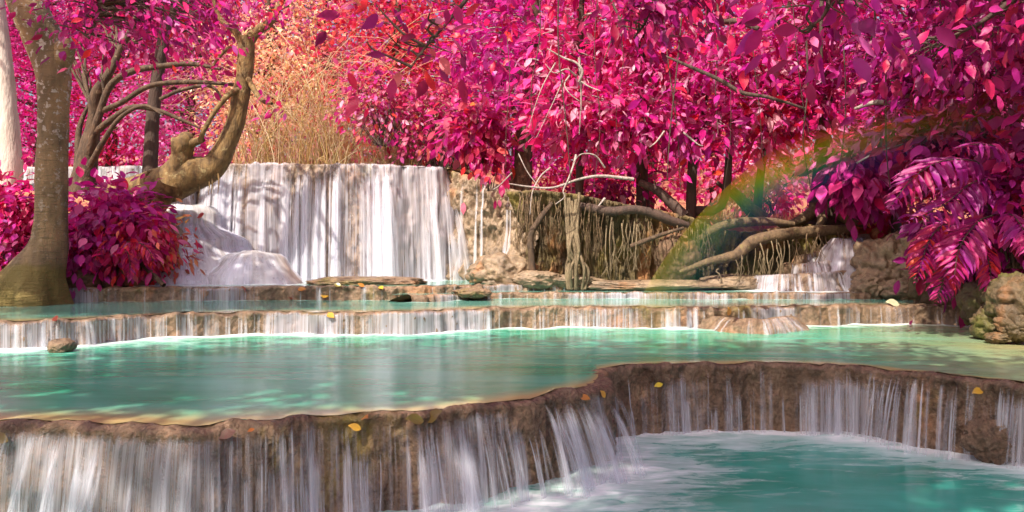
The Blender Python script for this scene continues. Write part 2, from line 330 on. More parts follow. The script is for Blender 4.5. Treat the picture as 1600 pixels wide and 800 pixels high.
d3 = Dam('travertine_terrace', rim([(-400, 453), (-100, 450), (100, 449), (260, 448.5), (400, 448), (560, 447.5), (680, 447), (730, 446), (780, 444.3), (900, 443.3), (1050, 443), (1180, 443.5), (1300, 443), (1600, 442)], zD), zC, 1200, rows=18, amp=.3, freq=.8, lump=.12, flute=.05, ff=5, mat=ROCK, seed=23, zj=.035)
d4 = Dam('travertine_terrace', rim([(640, 462), (700, 459), (760, 457.5), (900, 457), (1050, 457), (1200, 457.3), (1290, 457), (1500, 456.5)], zE), zC, 700, rows=12, amp=.25, lump=.07, flute=.03, mat=ROCK, seed=31, zj=.03)
fallpts = [P(300, 258, 18.6), P(350, 256, 18.5), P(430, 256, 18.45), P(520, 256.5, 18.5), P(600, 258, 18.7), P(665, 261.5, 19.1), P(700, 266, 19.6), P(722, 271, 20.4), P(726, 277, 21.4)]
d5 = Dam('rock_face', fallpts, zD, 620, rows=64, amp=.12, freq=1.0, lump=.16, flute=.16, ff=2.6, batter=.07, mat=ROCKF, seed=41, zj=.03, lipw=.6)
d6 = Dam('travertine_terrace', [P(-150, 264, 19.6), P(0, 262, 19.4), P(120, 261, 19.3), P(240, 260, 19.2), P(360, 259, 19.1)], 1.6, 300, rows=16, amp=.12, lump=.08, flute=.08, ff=4, mat=ROCKF, seed=47)
d7 = Dam('travertine_terrace', [P(40, 286, 18.1), P(140, 287, 18), P(230, 290, 18), P(290, 295, 18.2), P(312, 297, 18.8)], .5, 260, rows=18, amp=.15, lump=.1, flute=.08, ff=4, mat=ROCKF, seed=48)
def arc(px, py, d, r, a0, a1, n=7):
    c = P(px, py, d); return [c+np.array([r*math.cos(math.radians(a)), r*math.sin(math.radians(a)), 0]) for a in np.linspace(a0, a1, n)]
m1 = Dam('water_mound', arc(296, 323, 18.2, .42, 172, 368), zD, 300, rows=40, amp=.08, lump=.16, flute=.1, ff=2.5, spread=2.2, spow=1.1, mat=ROCKF, seed=51, lipw=.5, ledge=.12, parent=thing('rounded_travertine_mound', 'tall rock mound under sheeting water left of the broad fall', 'rock mound', P(305, 440, 17.5)))
m2 = Dam('water_mound', arc(395, 393, 17.0, .16, 165, 375), zD, 240, rows=26, amp=.03, lump=.06, flute=.06, ff=5, spread=.95, spow=.36, mat=ROCK, seed=53, lipw=.25, ledge=.05, parent=thing('rounded_travertine_mound', 'low dome of rock under white water at the foot of the taller mound', 'rock mound', P(395, 441, 16.8)))
m3 = Dam('water_mound', arc(1175, 494, 13.15, .6, 172, 368), zB, 260, rows=16, amp=.16, freq=2, lump=.16, flute=.06, ff=4, spread=.34, spow=.55, mat=ROCK, seed=55, lipw=.5, parent=thing('rounded_travertine_mound', 'low pinkish mound of wet rock bulging from the middle terrace', 'rock mound', P(1175, 512, 12.6)))
sw = Dam('rock_face', [P(700, 266, 19.6), P(735, 276, 19.2), P(765, 284, 18.9), P(800, 296, 18.6), P(835, 304, 18.3), P(850, 310, 18.0)], zD, 220, rows=50, amp=.18, freq=1.4, lump=.3, flute=.16, ff=2, batter=.1, mat=BOULD, seed=57)
bank = Dam('earth_bank', [P(805, 300, 18.0), P(850, 298, 17.5), P(900, 305, 17.25), P(960, 316, 17.2), P(1020, 326, 17.3), P(1070, 338, 17.5), P(1120, 358, 17.7), P(1170, 362, 18.0), P(1240, 352, 18.4), P(1320, 352, 18.6), P(1420, 356, 18.4)], zD-.2, 1100, rows=46, amp=.25, freq=.9, lump=.22, flute=.2, ff=9, under=.2, mat=BANK, seed=61)

# ---- the falls
t = thing('waterfall', 'broad white curtain waterfall dropping from the highest rim', 'waterfall', P(540, 440, 18.4))
veil(t, d5, 12, 612, 1.2, cover=.42, throw=.16, rows=46, startfade=.02, top=.35, lift=.03)
strands(t, d5, 320, 722, 150, .05, .26, throw=.22, seed=2, startr=8, bulge=.03)
strands(t, d5, 330, 480, 22, .1, .4, throw=.2, seed=5, startr=2, bulge=.04)
strands(t, d5, 560, 715, 22, .15, .5, throw=.5, seed=6, startr=30, bulge=.06)
t = thing('waterfall', 'small low waterfall glimpsed behind the forked tree trunk', 'waterfall', P(200, 290, 19))
veil(t, d6, 2, 298, 1.5, cover=.5, throw=.15, startfade=.05, top=.3); strands(t, d6, -20, 340, 34, .08, .3, throw=.15, seed=3)
t = thing('waterfall', 'short waterfall spilling behind the crooked trunk onto the rock mound', 'waterfall', P(270, 330, 18))
veil(t, d7, 2, 258, 1.5, cover=.5, throw=.15, startfade=.05, top=.3); strands(t, d7, 60, 300, 22, .08, .3, throw=.15, seed=4)
t = thing('water_sheet', 'silky sheet of water sliding down the tall rounded mound', 'waterfall', P(305, 440, 17.4))
veil(t, m1, 60, 200, 1.2, mat=VEIL_W, cover=.35, throw=.0, lift=.03, startfade=.02, top=.6, rows=30, edge=.3); veil(t, m1, 130, 298, 1.2, mat=VEIL_W, cover=.8, throw=.0, lift=.03, startfade=.02, top=.6, rows=30); strands(t, m1, 320, 395, 30, .1, .4, throw=.06, seed=8, mat=STRAND); strands(t, m1, 265, 345, 16, .08, .25, throw=.02, seed=9)
t = thing('water_sheet', 'bright water fanning over the low dome beside the broad fall', 'waterfall', P(395, 441, 16.6))
veil(t, m2, 2, 238, 1.2, mat=VEIL_W, cover=.8, throw=.0, lift=.025, startfade=.02, top=.6); strands(t, m2, 340, 450, 26, .05, .16, throw=.03, seed=10)
t = thing('water_sheet', 'thin water sliding over the pinkish mound on the middle terrace', 'waterfall', P(1175, 512, 12.5))
veil(t, m3, 2, 258, 1.2, cover=-.05, edge=.4, throw=.0, lift=.02, startfade=.05, top=.4); strands(t, m3, 1130, 1220, 12, .04, .16, throw=.04, seed=11, mat=STRAND_M)
t = thing('waterfall', 'narrow trickle falling down the tan rock face right of the broad fall', 'waterfall', P(780, 420, 18.3))
strands(t, sw, 740, 812, 5, .1, .22, throw=.12, seed=12, spots=[747, 757, 797, 802, 728])
t = thing('waterfall', 'terrace waterfall of thin strands over the dark third step', 'waterfall', P(500, 470, 15))
veil(t, d3, 150, 1190, 2, cover=.0, throw=.1, startfade=.1); strands(t, d3, 90, 760, 46, .04, .2, throw=.12, mat=STRAND_M, seed=13); strands(t, d3, 760, 900, 16, .04, .16, throw=.1, mat=STRAND_M, seed=14)
t = thing('waterfall', 'tiny low cascade on the thin ledge below the right cascade', 'waterfall', P(1000, 467, 15.7))
veil(t, d4, 20, 560, 2, cover=.15, throw=.08); strands(t, d4, 690, 1290, 44, .04, .2, throw=.08, mat=STRAND_M, seed=15)
t = thing('waterfall', 'long terrace waterfall of pale strands across the middle step', 'waterfall', P(700, 520, 12.5))
veil(t, d2, 10, 1290, 1.6, cover=.0, throw=.12, startfade=.1)
strands(t, d2, -60, 145, 34, .03, .13, throw=.22, mat=STRAND_M, seed=16); strands(t, d2, 145, 420, 40, .03, .14, throw=.14, mat=STRAND_M, seed=17); strands(t, d2, 420, 760, 26, .03, .14, throw=.1, mat=STRAND_M, seed=18); strands(t, d2, 760, 960, 34, .03, .12, throw=.12, mat=STRAND_M, seed=19)
strands(t, d2, 920, 955, 7, .05, .12, throw=.22, mat=STRAND_M, seed=20); strands(t, d2, 1040, 1160, 20, .06, .2, throw=.2, mat=STRAND_M, seed=21); strands(t, d2, 960, 1050, 12, .02, .1, throw=.1, mat=STRAND_M, seed=22); strands(t, d2, 1220, 1520, 18, .02, .12, throw=.08, mat=STRAND_M, seed=23)
t = thing('waterfall', 'nearest brown terrace waterfall with long silky strands in the left foreground', 'waterfall', P(400, 760, 6))
cA = d1.colp(935); veil(t, d1, 5, cA, 1.5, cover=.15, mat=VEIL_N, throw=.16, rows=34, startfade=.1, r0=5)
strands(t, d1, -80, 200, 24, .05, .26, throw=.34, mat=STRAND_N, seed=24, startr=12, drift=-.2); strands(t, d1, 200, 640, 44, .03, .24, throw=.2, mat=STRAND_N, seed=25, startr=16, drift=-.05); strands(t, d1, 640, 870, 40, .03, .24, throw=.36, mat=STRAND_N, seed=26, startr=11, drift=.12); strands(t, d1, 840, 936, 40, .04, .22, throw=.45, mat=STRAND_N, seed=27, startr=6, drift=.06)
t = thing('waterfall', 'brown terrace waterfall behind the plunge pool at lower right', 'waterfall', P(1250, 690, 8))
veil(t, d1, cA+8, 1290, 1.5, cover=.1, mat=VEIL_N, throw=.1, rows=30, startfade=.2, r0=6)
strands(t, d1, 960, 1340, 36, .03, .2, throw=.14, mat=STRAND_N, seed=28, startr=18); strands(t, d1, 1350, 1420, 14, .03, .12, throw=.3, mat=STRAND_N, seed=29, startr=2); strands(t, d1, 1420, 1530, 22, .03, .14, throw=.32, mat=STRAND_N, seed=30, startr=3); strands(t, d1, 1300, 1345, 9, .03, .09, throw=.22, mat=STRAND_N, seed=33, startr=2); strands(t, d1, 1540, 1680, 14, .03, .12, throw=.25, mat=STRAND_N, seed=34, startr=8)
# stepped cascade on the right
cas = []
for i, (pts, zb) in enumerate([([P(1238, 400, 18.4), P(1252, 398, 17.8), P(1280, 392, 17.6), P(1315, 384, 17.5), P(1340, 374, 17.6), P(1356, 366, 18.0)], -.3), ([P(1218, 411, 17.9), P(1226, 412, 17.4), P(1250, 412, 17.0), P(1285, 409, 16.9), P(1318, 404, 17.0), P(1340, 396, 17.3)], -.5), ([P(1190, 428, 17.6), P(1184, 431, 17.0), P(1200, 430, 16.6), P(1240, 428, 16.35), P(1285, 426, 16.35), P(1328, 422, 16.7)], zE)]):
    cas.append(Dam('travertine_terrace', pts, zb, 220, rows=18, amp=.12, lump=.12, flute=.06, ff=4, batter=.3, mat=ROCK, seed=70+i))
t = thing('waterfall', 'stepped pale cascade tumbling between the bank and the lumpy boulders at right', 'waterfall', P(1270, 455, 16.6))
veil(t, cas[0], 70, 216, 1.5, cover=.12, edge=.5, throw=.15, startfade=.02, top=.5); strands(t, cas[0], 1262, 1345, 16, .08, .26, throw=.25, seed=40)
veil(t, cas[1], 60, 218, 1.5, cover=.12, edge=.5, throw=.15, startfade=.02, top=.5); strands(t, cas[1], 1240, 1336, 14, .08, .26, throw=.22, seed=41)
veil(t, cas[2], 10, 218, 1.5, cover=.12, edge=.5, throw=.2, startfade=.05, top=.4); strands(t, cas[2], 1186, 1325, 17, .06, .22, throw=.25, seed=42)
ch = Dam('travertine_terrace', arc(1320, 374, 17.4, .28, 185, 355), zE, 140, rows=26, amp=.05, lump=.1, flute=.06, ff=4, spread=.85, spow=.85, mat=ROCK, seed=77, lipw=.2)
veil(t, ch, 10, 138, 1, cover=.55, throw=.0, lift=.035, startfade=.02, top=.5); strands(t, ch, 1308, 1342, 9, .1, .3, throw=.08, seed=43)

# ------------------------------------------------------------------ pools
def pool(name, mat, z, front, yback, x0, x1, nx, ny, falls, foamw, shal=.5, back=None, right=0, rz=None):
    x = np.linspace(x0, x1, nx); yf = front(x) if callable(front) else np.full(nx, front); v = np.linspace(0, 1, ny)[:, None]; yb = back(x) if back else yback
    Y = yf[None]+(yb-yf[None])*v; X = np.repeat(x[None], ny, 0); pt = np.stack([X, Y], -1).reshape(-1, 2); foam = np.zeros(len(pt))
    for line, wd, amt in falls:
        dm = np.full(len(pt), 9e9)
        for k in range(0, len(pt), 4000): dm[k:k+4000] = np.sqrt(((pt[k:k+4000, None]-line[None, ::4])**2).sum(-1).min(1))
        foam = np.maximum(foam, amt*np.exp(-(dm/wd)**1.1))
    sh = np.exp(-((Y-yf[None]).ravel()/shal)**1.2) if shal else foam*0
    if right: xs = np.clip((X.ravel()-.28*Y.ravel()+.5)/5., 0, 1); sh = np.maximum(sh, right*xs)
    Z = np.full(len(pt), z)+.035*foam*(fbm(np.column_stack([pt*2.2, pt[:, 0]*0]), 3)+.35)+.004*fbm(np.column_stack([pt*[1.2, 4], pt[:, 0]*0]), 2)
    if rz: zr, wq = rz(pt[:, 0]), np.exp(-np.clip(pt[:, 1]-np.interp(pt[:, 0], x, yf), 0, 9)/.12); Z = Z*(1-wq)+(zr+.006)*wq
    return put(name, np.column_stack([pt, Z]), gridf(ny, nx), mat, kind='structure', col=np.column_stack([foam, sh, foam*0]))
def _line(d): p = d.V[3]; return p[np.argsort(p[:, 0])]
def rimz(d): p = _line(d); return lambda x: np.interp(x, p[:, 0], p[:, 2])
def rimx(d, off=-.03): p = _line(d); return lambda x: np.interp(x, p[:, 0], p[:, 1])+off
pool('pool_water', POOL_A, zA, 1.2, 9.8, -6.5, 10, 260, 150, [(d1.foot()[cA+20:], .75, 1.05), (d1.foot()[cA-260:cA+20]+np.array([.25, -.25]), .75, 1.0)], .5, 0)
pool('pool_water', POOL_B, zB, rimx(d1), 15, -9, 14, 300, 150, [(d2.foot(), .33, 1.0), (d2.foot()[:330], .6, .95)], .5, .42, right=.75, rz=rimz(d1))
pool('pool_water', POOL_C, zC, rimx(d2), 17.3, -13, 18, 300, 60, [(d3.foot(), .12, .8), (d4.foot(), .1, .8)], .4, .7, rz=rimz(d2))
pool('pool_water', POOL_C, zE, rimx(d4), 18.2, -2.2, 10, 160, 40, [(cas[2].foot(), .5, 1.1), (ch.foot(), .5, 1.0)], .5, .12, rz=rimz(d4))
pool('pool_water', POOL_C, zD, rimx(d3), 19.4, -13, 10.5, 200, 50, [(d5.foot(), .5, 1.15), (m1.foot(), .4, 1.0), (m2.foot(), .35, 1.0)], .5, .25, rz=rimz(d3))
pool('pool_water', POOL_C, 2.11, lambda x: np.maximum(np.interp(x, [-13, -6.9, -6.3, -3, -1.6, -1.0], [19.45, 19.3, 18.65, 18.65, 19.2, 20.4]), 0), 22.5, -14, -1.0, 100, 24, [], .5, 1.2)
pool('pool_water', POOL_C, 1.63, 18.15, 19.4, -13, -7.2, 60, 14, [(d6.foot(), .4, 1.1)], .5, 0)

# ------------------------------------------------------------------ ground
def gx(n, a, b): u = np.linspace(-1, 1, n); return a*u+np.sign(u)*b*np.abs(u)**7
X0 = gx(240, 26, 900)[None]; Y0 = (np.linspace(-1, 1, 260))[:, None]; Y0 = 20+24*Y0+np.sign(Y0)*900*np.abs(Y0)**7
X, Y = np.broadcast_arrays(X0, Y0)
yb = np.interp(X, [-14, -10, -8.4, -7.4, -6.8, -6.2, -1.2, -.4, .2, 4.2, 5, 6.2, 7.6, 8.6, 9.6, 10.6, 12, 14], [13.5, 14.6, 15.6, 17.2, 19.4, 19.6, 20.0, 19.3, 18.3, 18.1, 18.5, 18.9, 18.4, 16.6, 14.6, 12.6, 11.2, 10])
zt = np.interp(X, [-14, -8.6, -7.6, -7, -6.3, -1.2, -.4, .2, 2, 4, 5.5, 7.5, 9, 11, 14], [1.5, 1.35, 1.35, 1.5, 2.0, 2.0, 1.7, 1.25, 1.05, .9, .78, .75, .6, .55, .9])
soft = np.interp(X, [-9, -7.2, -6.5, 7.6, 9.5], [2.2, 1.2, .4, .4, 1.6])
t_ = np.clip((Y-yb)/soft, 0, 1); t_ = t_*t_*(3-2*t_)
hz = zt+.07*np.clip(Y-yb-3, 0, 14)+.16*np.clip(Y-36, 0, 60)+.10*fbm(np.stack([X*.5, Y*.5, X*0], -1), 3)*np.clip(Y-yb, 0, 1)
low = np.where(Y < 10, -3.0, np.where(Y < 15.2, -1.75, -1.1))
hz = low+(hz-low)*t_
put('ground', np.stack([X, Y, hz], -1).reshape(-1, 3), gridf(*X.shape), SOIL, kind='structure')
def gz(x, y):
    i = np.argmin(np.abs(X[0]-x)); j = np.argmin(np.abs(Y[:, 0]-y)); return hz[j, i]

# ------------------------------------------------------------------ rocks
def ico(sub):
    import bmesh
    bm = bmesh.new(); bmesh.ops.create_icosphere(bm, subdivisions=sub, radius=1); V = np.array([v.co for v in bm.verts]); Q = np.array([[v.index for v in f.verts] for f in bm.faces]); bm.free(); return V, Q
ICO = {k: ico(k) for k in (3, 4, 5)}
def rock(label, c, r, seed, mat=BOULD, sub=5, lum=.35, name='boulder', group=None, flat=0., cells=.0):
    V, Q = ICO[sub]; r = np.asarray(r, float); q = V*1.3+seed*7.7
    D = 1+lum*fbm(q, 4)+.10*fbm(q*2.6+3, 4)+.09*fbm(q*7, 3)+.05*fbm(q*19, 2)
    if cells: D = D-cells*.45*np.clip(1-np.abs(fbm(q*1.7+4, 2))*2.6, 0, 1)**2
    v = V*D[:, None]*r
    return put(name, v+c, Q, mat, label=label, cat='rock', group=group)
rock('rounded tan boulder at the right foot of the broad waterfall', P(782, 428, 17.3), (.7, .6, .42), 1, BOULD, cells=.3)
rock('low tan boulder half in the water beside the rounded boulder', P(835, 436, 16.9), (.5, .35, .2), 2, BOULD)
rock('long flat ledge rock in white foam below the broad waterfall', P(575, 442, 16.6), (1.2, .55, .13), 3, ROCK, name='ledge_rock')
rock('big lumpy grey brown boulder right of the stepped cascade', P(1378, 424, 16.6), (.72, .8, .78), 4, cells=.45, lum=.42)
rock('upright grey boulder partly under the fern fronds', P(1432, 412, 16.2), (.55, .7, .82), 5, cells=.45, lum=.4)
rock('knobbly low boulder at the waterline below the lumpy boulder', P(1358, 448, 16.1), (.36, .4, .28), 6, cells=.4)
rock('squat boulder between the knobbly boulder and the shaded water', P(1412, 452, 15.9), (.5, .4, .27), 7, cells=.4)
rock('small brown rock lying in foam at the left end of the middle terrace', P(95, 541, 10.0), (.16, .16, .1), 10, ROCK, sub=4, name='wet_rock')
rock('pinkish low rock at the left end of the thin ledge', P(740, 457, 15.4), (.35, .3, .1), 11, ROCK, name='wet_rock')
for i, (px, py, d, r, lb) in enumerate([(1590, 470, 11.2, (.42, .5, .42), 'mossy yellow brown rock highest in the pile at right edge'), (1548, 505, 11.5, (.24, .3, .24), 'small mossy rock at the left corner of the right edge pile'), (1592, 512, 10.9, (.26, .3, .22), 'rounded mossy rock low in the right edge pile'), (1560, 528, 11.0, (.17, .2, .08), 'flat brown rock touching the water below the right edge pile'), (1530, 475, 12.8, (.22, .5, .4), 'dark upright rock ending the shaded terrace at right'), (1490, 440, 14.5, (.7, .7, .8), 'dark shaded rock mass behind the fern leaves')]):
    rock(lb, P(px, py, d), r, 20+i, MOSSY, cells=.35)
rock('dark block of stone breaking the strands at lower right terrace', P(1545, 690, 7.58), (.24, .22, .22), 31, ROCKN, cells=.3)
rock('brown grey rock wall under the left side of the tall mound', P(258, 395, 17.0), (.42, .5, .75), 32, BOULD, cells=.35)
rock('low brown stone at the foot of the pink shrub bank', P(172, 442, 15.5), (.3, .25, .14), 33, EARTH)
rock('dark earth clod beside the low stone under the pink shrub', P(205, 436, 15.7), (.5, .4, .32), 34, EARTH, name='earth_clod')
rock('brown earth hump between the pale trunk base and the pink shrub', P(120, 440, 15.0), (.4, .4, .28), 35, EARTH, name='earth_clod')
rock('mossy tan rock apron in front of the root covered bank', P(880, 439, 17.0), (.9, .35, .14), 36, BOULD, name='ledge_rock')
rock('long pale ledge stone right of the standing root bundle', P(1020, 447, 16.9), (1.7, .4, .12), 37, BOULD, name='ledge_rock')
rock('grey sloping ledge at the left end of the stepped cascade', P(1150, 446, 17.2), (.9, .5, .22), 38, BOULD, name='ledge_rock')
rock('orange brown hump of earth under the right end of the bank', P(1055, 405, 17.3), (.5, .4, .55), 39, EARTH, name='earth_clod')

# ------------------------------------------------------------------ foliage
_st = [(.14, .15), (.38, .265), (.64, .24), (.86, .12)]
LT = np.array([[0, 0, 0]]+[v for y_, w_ in _st for v in ([-w_, y_+.02, .05-.05*y_-.10*y_*y_], [0, y_, -.02-.12*y_*y_], [w_, y_+.02, .05-.05*y_-.10*y_*y_])]+[[0, 1.05, -.2]])
LF = [[0, 2, 1], [0, 3, 2]]
for _k in range(3):
    a_, b_ = 1+3*_k, 4+3*_k; LF += [[a_, a_+1, b_+1], [a_, b_+1, b_], [a_+1, a_+2, b_+2], [a_+1, b_+2, b_+1]]
LF = np.array(LF+[[10, 11, 13], [11, 12, 13]]); NLV = 14
ST = np.array([[0, 0, 0], [-.28, .5, .04], [.28, .5, .04], [0, 1, -.1]]); SF = np.array([[0, 2, 1], [1, 2, 3]])
HOT = [(.78, .014, .28), (.68, .02, .32), (.74, .03, .24), (.85, .16, .46), (.5, .01, .2), (.78, .02, .16)]
MAG = [(.62, .02, .32), (.75, .05, .42), (.5, .012, .24), (.8, .16, .5), (.66, .015, .2)]
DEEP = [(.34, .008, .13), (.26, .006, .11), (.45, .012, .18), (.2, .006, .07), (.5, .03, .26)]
RED = [(.75, .05, .07), (.68, .03, .12), (.8, .12, .14), (.6, .02, .08), (.82, .2, .25)]
PALE = [(.86, .24, .5), (.82, .08, .36), (.88, .5, .68), (.8, .03, .28), (.85, .14, .38)]
_leafcache = {}
def leafmesh(pal, k, mat, tmpl='big', elong=1.0):
    key = (id(pal), k, mat.name, tmpl, elong)
    if key not in _leafcache:
        V = LT*[elong, 1, 1]; r = random.Random(k); V = V+np.array([[0, 0, r.uniform(-.05, .05)] for _ in V]); _leafcache[key] = mesh('leaf', V, LF, mat, True, col=np.tile(pal[k % len(pal)], (len(V), 1)))
    return _leafcache[key]
def basis(D, Nn):
    D = D/np.linalg.norm(D, axis=1)[:, None]; Xa = np.cross(D, Nn); Xa /= np.linalg.norm(Xa, axis=1)[:, None]+1e-9; return np.stack([Xa, D, np.cross(Xa, D)], 2)
def inview(p): return (p[:, 1] > 1) & (np.abs(p[:, 0]) < p[:, 1]*.66) & (np.abs(p[:, 2]) < p[:, 1]*.335)
def foliage(th, pos, D, Nn, size, pal, mat=LEAF, indiv=0, elong=1., small=False, stuffname='leaves', rs=0):
    r = np.random.default_rng(rs+len(pos)); B = basis(D, Nn); n = len(pos); k = r.integers(0, len(pal), n); take = np.zeros(n, bool); org = loc(th)
    if indiv:
        sc = np.where(inview(pos), size/np.maximum(pos[:, 1], 1), 0)+0; sc *= (sc*F > 7); idx = np.argsort(-sc)[:indiv]; idx = idx[sc[idx] > 0]; take[idx] = True
        for i in idx:
            o = bpy.data.objects.new('leaf', leafmesh(pal, int(k[i]), mat, elong=elong)); o.parent = th; m = Matrix(B[i].tolist()).to_4x4()
            m = Matrix.Translation(Vector((pos[i]-org).tolist())) @ m @ Matrix.Scale(float(size[i]), 4); o.matrix_local = m; COL.objects.link(o)
    rest = ~take
    if rest.any():
        T, TF = (ST, SF) if small else (LT, LF); T = T*[elong, 1, 1]
        V = pos[rest][:, None]+np.einsum('nij,vj->nvi', B[rest], T)*size[rest][:, None, None]; m = rest.sum()
        Q = (np.arange(m)[:, None, None]*len(T)+TF[None]).reshape(-1, 3); c = np.asarray(pal)[k[rest]]*r.uniform(.5, 1.25, (m, 1)); c = np.repeat(c, len(T), 0)
        put(stuffname, V.reshape(-1, 3), Q, mat, th, smooth=False, col=np.clip(c, 0, .9), kind='stuff')
def clusters(cen, rad, K, r):
    u = r.normal(size=(K, 3)); u /= np.linalg.norm(u, axis=1)[:, None]; return cen+u*rad*(r.uniform(.25, 1, (K, 1))**.6)
def tree(name, label, cat, trunk, trad, blobs, K, per, leaf, pal, seed, group=None, mat=LEAF, bark=BARK_D, indiv=0, limbs=(), elong=1., droop=.7, small=False, spread=.55, branches=None, trunkrough=.12, tns=10, twigs=True, base=None, twmat=None):
    """trunk: points; blobs: (centre, radii, share) of the crown; K leaf clusters each on its own twig"""
    r = np.random.default_rng(seed); th = thing(name, label, cat, trunk[0] if base is None else base, group); tr = np.asarray(trunk)
    V, Q = tube(trunk, trad, tns, 10*(len(trunk)-1), trunkrough, seed); put('trunk', V, Q, bark, th)
    tp = [crom(tr, 40)]
    for pts, rr in limbs:
        V, Q = tube(pts, rr, 8, None, .12, seed); put('branch', V, Q, bark, th); tp.append(crom(pts, 24))
    tp = np.vstack(tp); bt, tw = [], []; tot = sum(b[2] for b in blobs); P_, D_, = [], []
    for cen, rad, sh in blobs:
        for c in clusters(np.asarray(cen), np.asarray(rad), max(1, int(K*sh/tot)), r):
            dd = np.linalg.norm((tp-c)*[1, 1, 1.0], axis=1)+np.where(tp[:, 2] > c[2]+.5, 1.5, 0); s = tp[np.argmin(dd)]
            mid = (s+c)/2+np.array([r.normal()*.15, r.normal()*.15, .12*np.linalg.norm(c-s)]); L = np.linalg.norm(c-s)
            (bt if L > 1.2 and len(bt) < 14 else tw).append(tube([s, (s+mid)/2+r.normal(size=3)*.04, mid, c], [.012+.012*L, .01+.008*L, .008+.005*L, .004], 5, 14))
            m = int(per*r.uniform(.6, 1.4)); a = r.uniform(.45, 1.05, (m, 1)); base_ = np.where(a < 1, mid+(c-mid)*np.clip(a*1.0, 0, 1), c)
            off = r.normal(size=(m, 3))*spread*.5; p = base_+off; P_.append(p); dv = off/ (np.linalg.norm(off, axis=1)[:, None]+.01)+(c-s)/(L+.01)*.5+r.normal(size=(m, 3))*.75; dv[:, 2] -= droop; D_.append(dv)
    for v, q in bt: put('branch', v, q, twmat or bark, th)
    if tw and twigs: v, q = join(tw); put('twigs', v, q, twmat or bark, th, kind='stuff')
    pos = np.vstack(P_); D = np.vstack(D_); Nn = r.normal(size=pos.shape)*.7+np.array([0, -.35, 1]); size = leaf*r.uniform(.45, 1.3, len(pos))
    foliage(th, pos, D, Nn, size, pal, mat, indiv, elong, small, rs=seed); return th
def ground_at(px, d): x = (px-800)/F*d; return np.array([x, d, gz(x, d)-.1])
def B(px, py, d, rx, rz, sh=1., ry=None): s = d/F; return (P(px, py, d), (rx*s, ry if ry else min(rx, rz)*s, rz*s), sh)

G1 = 'large leaved pink trees above the root bank'
tree('pink_tree', 'pink tree with the brown trunk nearest the right end of the broad fall', 'tree', [ground_at(815, 21), P(822, 150, 20.8), P(832, 60, 20.6), P(835, -60, 20.4), P(830, -160, 20.4)], [.26, .22, .2, .16, .1], [B(770, 80, 19.5, 110, 80), B(840, 130, 18.6, 70, 60, .6), B(800, -60, 20, 140, 80, .8)], 46, 26, .30, HOT, 101, G1, indiv=190, twmat=BARK_G, elong=.8, bark=BARK_B)
tree('pink_tree', 'pink tree on a thin dark stem rising over the bare white twigs', 'tree', [ground_at(905, 18.6), P(907, 200, 18.5), P(905, 100, 18.4), P(910, -40, 18.3), P(905, -160, 18.3)], [.1, .09, .08, .06, .04], [B(870, 160, 17.6, 70, 80), B(920, 190, 17.2, 90, 55), B(900, 60, 18, 110, 70), B(900, -60, 18, 130, 70)], 66, 25, .30, PALE+HOT, 102, G1, indiv=230, twmat=BARK_G, elong=.8)
tree('pink_tree', 'pink tree on a dark fissured stem over the middle of the root bank', 'tree', [ground_at(1005, 18.9), P(1003, 240, 18.8), P(1008, 120, 18.7), P(1000, 0, 18.7), P(1005, -160, 18.7)], [.17, .13, .11, .09, .05], [B(1000, 130, 17.4, 90, 80), B(980, 195, 17.2, 80, 40), B(1020, 40, 17.8, 110, 60), B(1010, -60, 18, 120, 60)], 66, 25, .30, PALE+HOT+MAG+DEEP, 103, G1, indiv=230, twmat=BARK_G, elong=.8)
tree('pink_tree', 'pink tree with twin slender stems standing at the right end of the bank', 'tree', [ground_at(1078, 18.2), P(1082, 260, 18.1), P(1100, 150, 18), P(1110, 0, 18), P(1120, -160, 18)], [.13, .11, .09, .07, .04], [B(1110, 155, 17.0, 80, 65), B(1090, 210, 17, 60, 40, .6), B(1130, 80, 17.5, 90, 70), B(1110, -40, 18, 120, 70)], 62, 25, .30, MAG+HOT+PALE, 104, G1, indiv=230, twmat=BARK_G, elong=.8, limbs=[([P(1080, 330, 18.2), P(1128, 320, 18.1), P(1140, 230, 18), P(1150, 100, 18)], [.12, .1, .08, .05])])
tree('pink_tree', 'pink tree leaning right with pale leaves above the bright clearing', 'tree', [ground_at(1180, 20), P(1190, 260, 19.6), P(1210, 160, 19.2), P(1215, 20, 19), P(1220, -150, 19)], [.12, .1, .09, .07, .04], [B(1190, 150, 17.8, 80, 65), B(1200, 190, 17.6, 60, 40, .7), B(1210, 70, 18.2, 100, 70), B(1210, -50, 18.6, 120, 60)], 60, 25, .31, PALE+MAG, 105, G1, indiv=220, twmat=BARK_G, elong=.8)
bt = tree('buttress_tree', 'grey buttressed tree with a flared base behind the stepped cascade', 'tree', [ground_at(1288, 18.9)+[0, 0, -.1], P(1288, 310, 18.8), P(1284, 240, 18.7), P(1296, 120, 18.6), P(1290, 0, 18.6), P(1290, -150, 18.6)], [.5, .3, .19, .16, .14, .1], [B(1290, 100, 17.3, 90, 70), B(1300, 30, 17.3, 100, 60), B(1250, 165, 17.6, 60, 50, .7), B(1300, -60, 18, 120, 60)], 62, 24, .29, MAG+DEEP+PALE, 106, indiv=290, elong=.75, trunkrough=.25, tns=16)
for a, b, c in [((1270, 330, 18.6), (1245, 346, 18.4), (1215, 352, 18.2)), ((1300, 320, 18.6), (1325, 345, 18.3), (1362, 354, 18.0)), ((1286, 325, 18.5), (1284, 346, 18.1), (1280, 356, 17.9)), ((1310, 300, 18.7), (1322, 332, 18.5), (1345, 350, 18.4))]:
    V, Q = tube([P(*a)+[0, 0, .2], P(*a), P(*b), P(*c)], [.08, .14, .1, .04], 8, 18, .2, 3); put('buttress_root', V, Q, ROOT, bt)
G2 = 'shaded plum trees at the right'
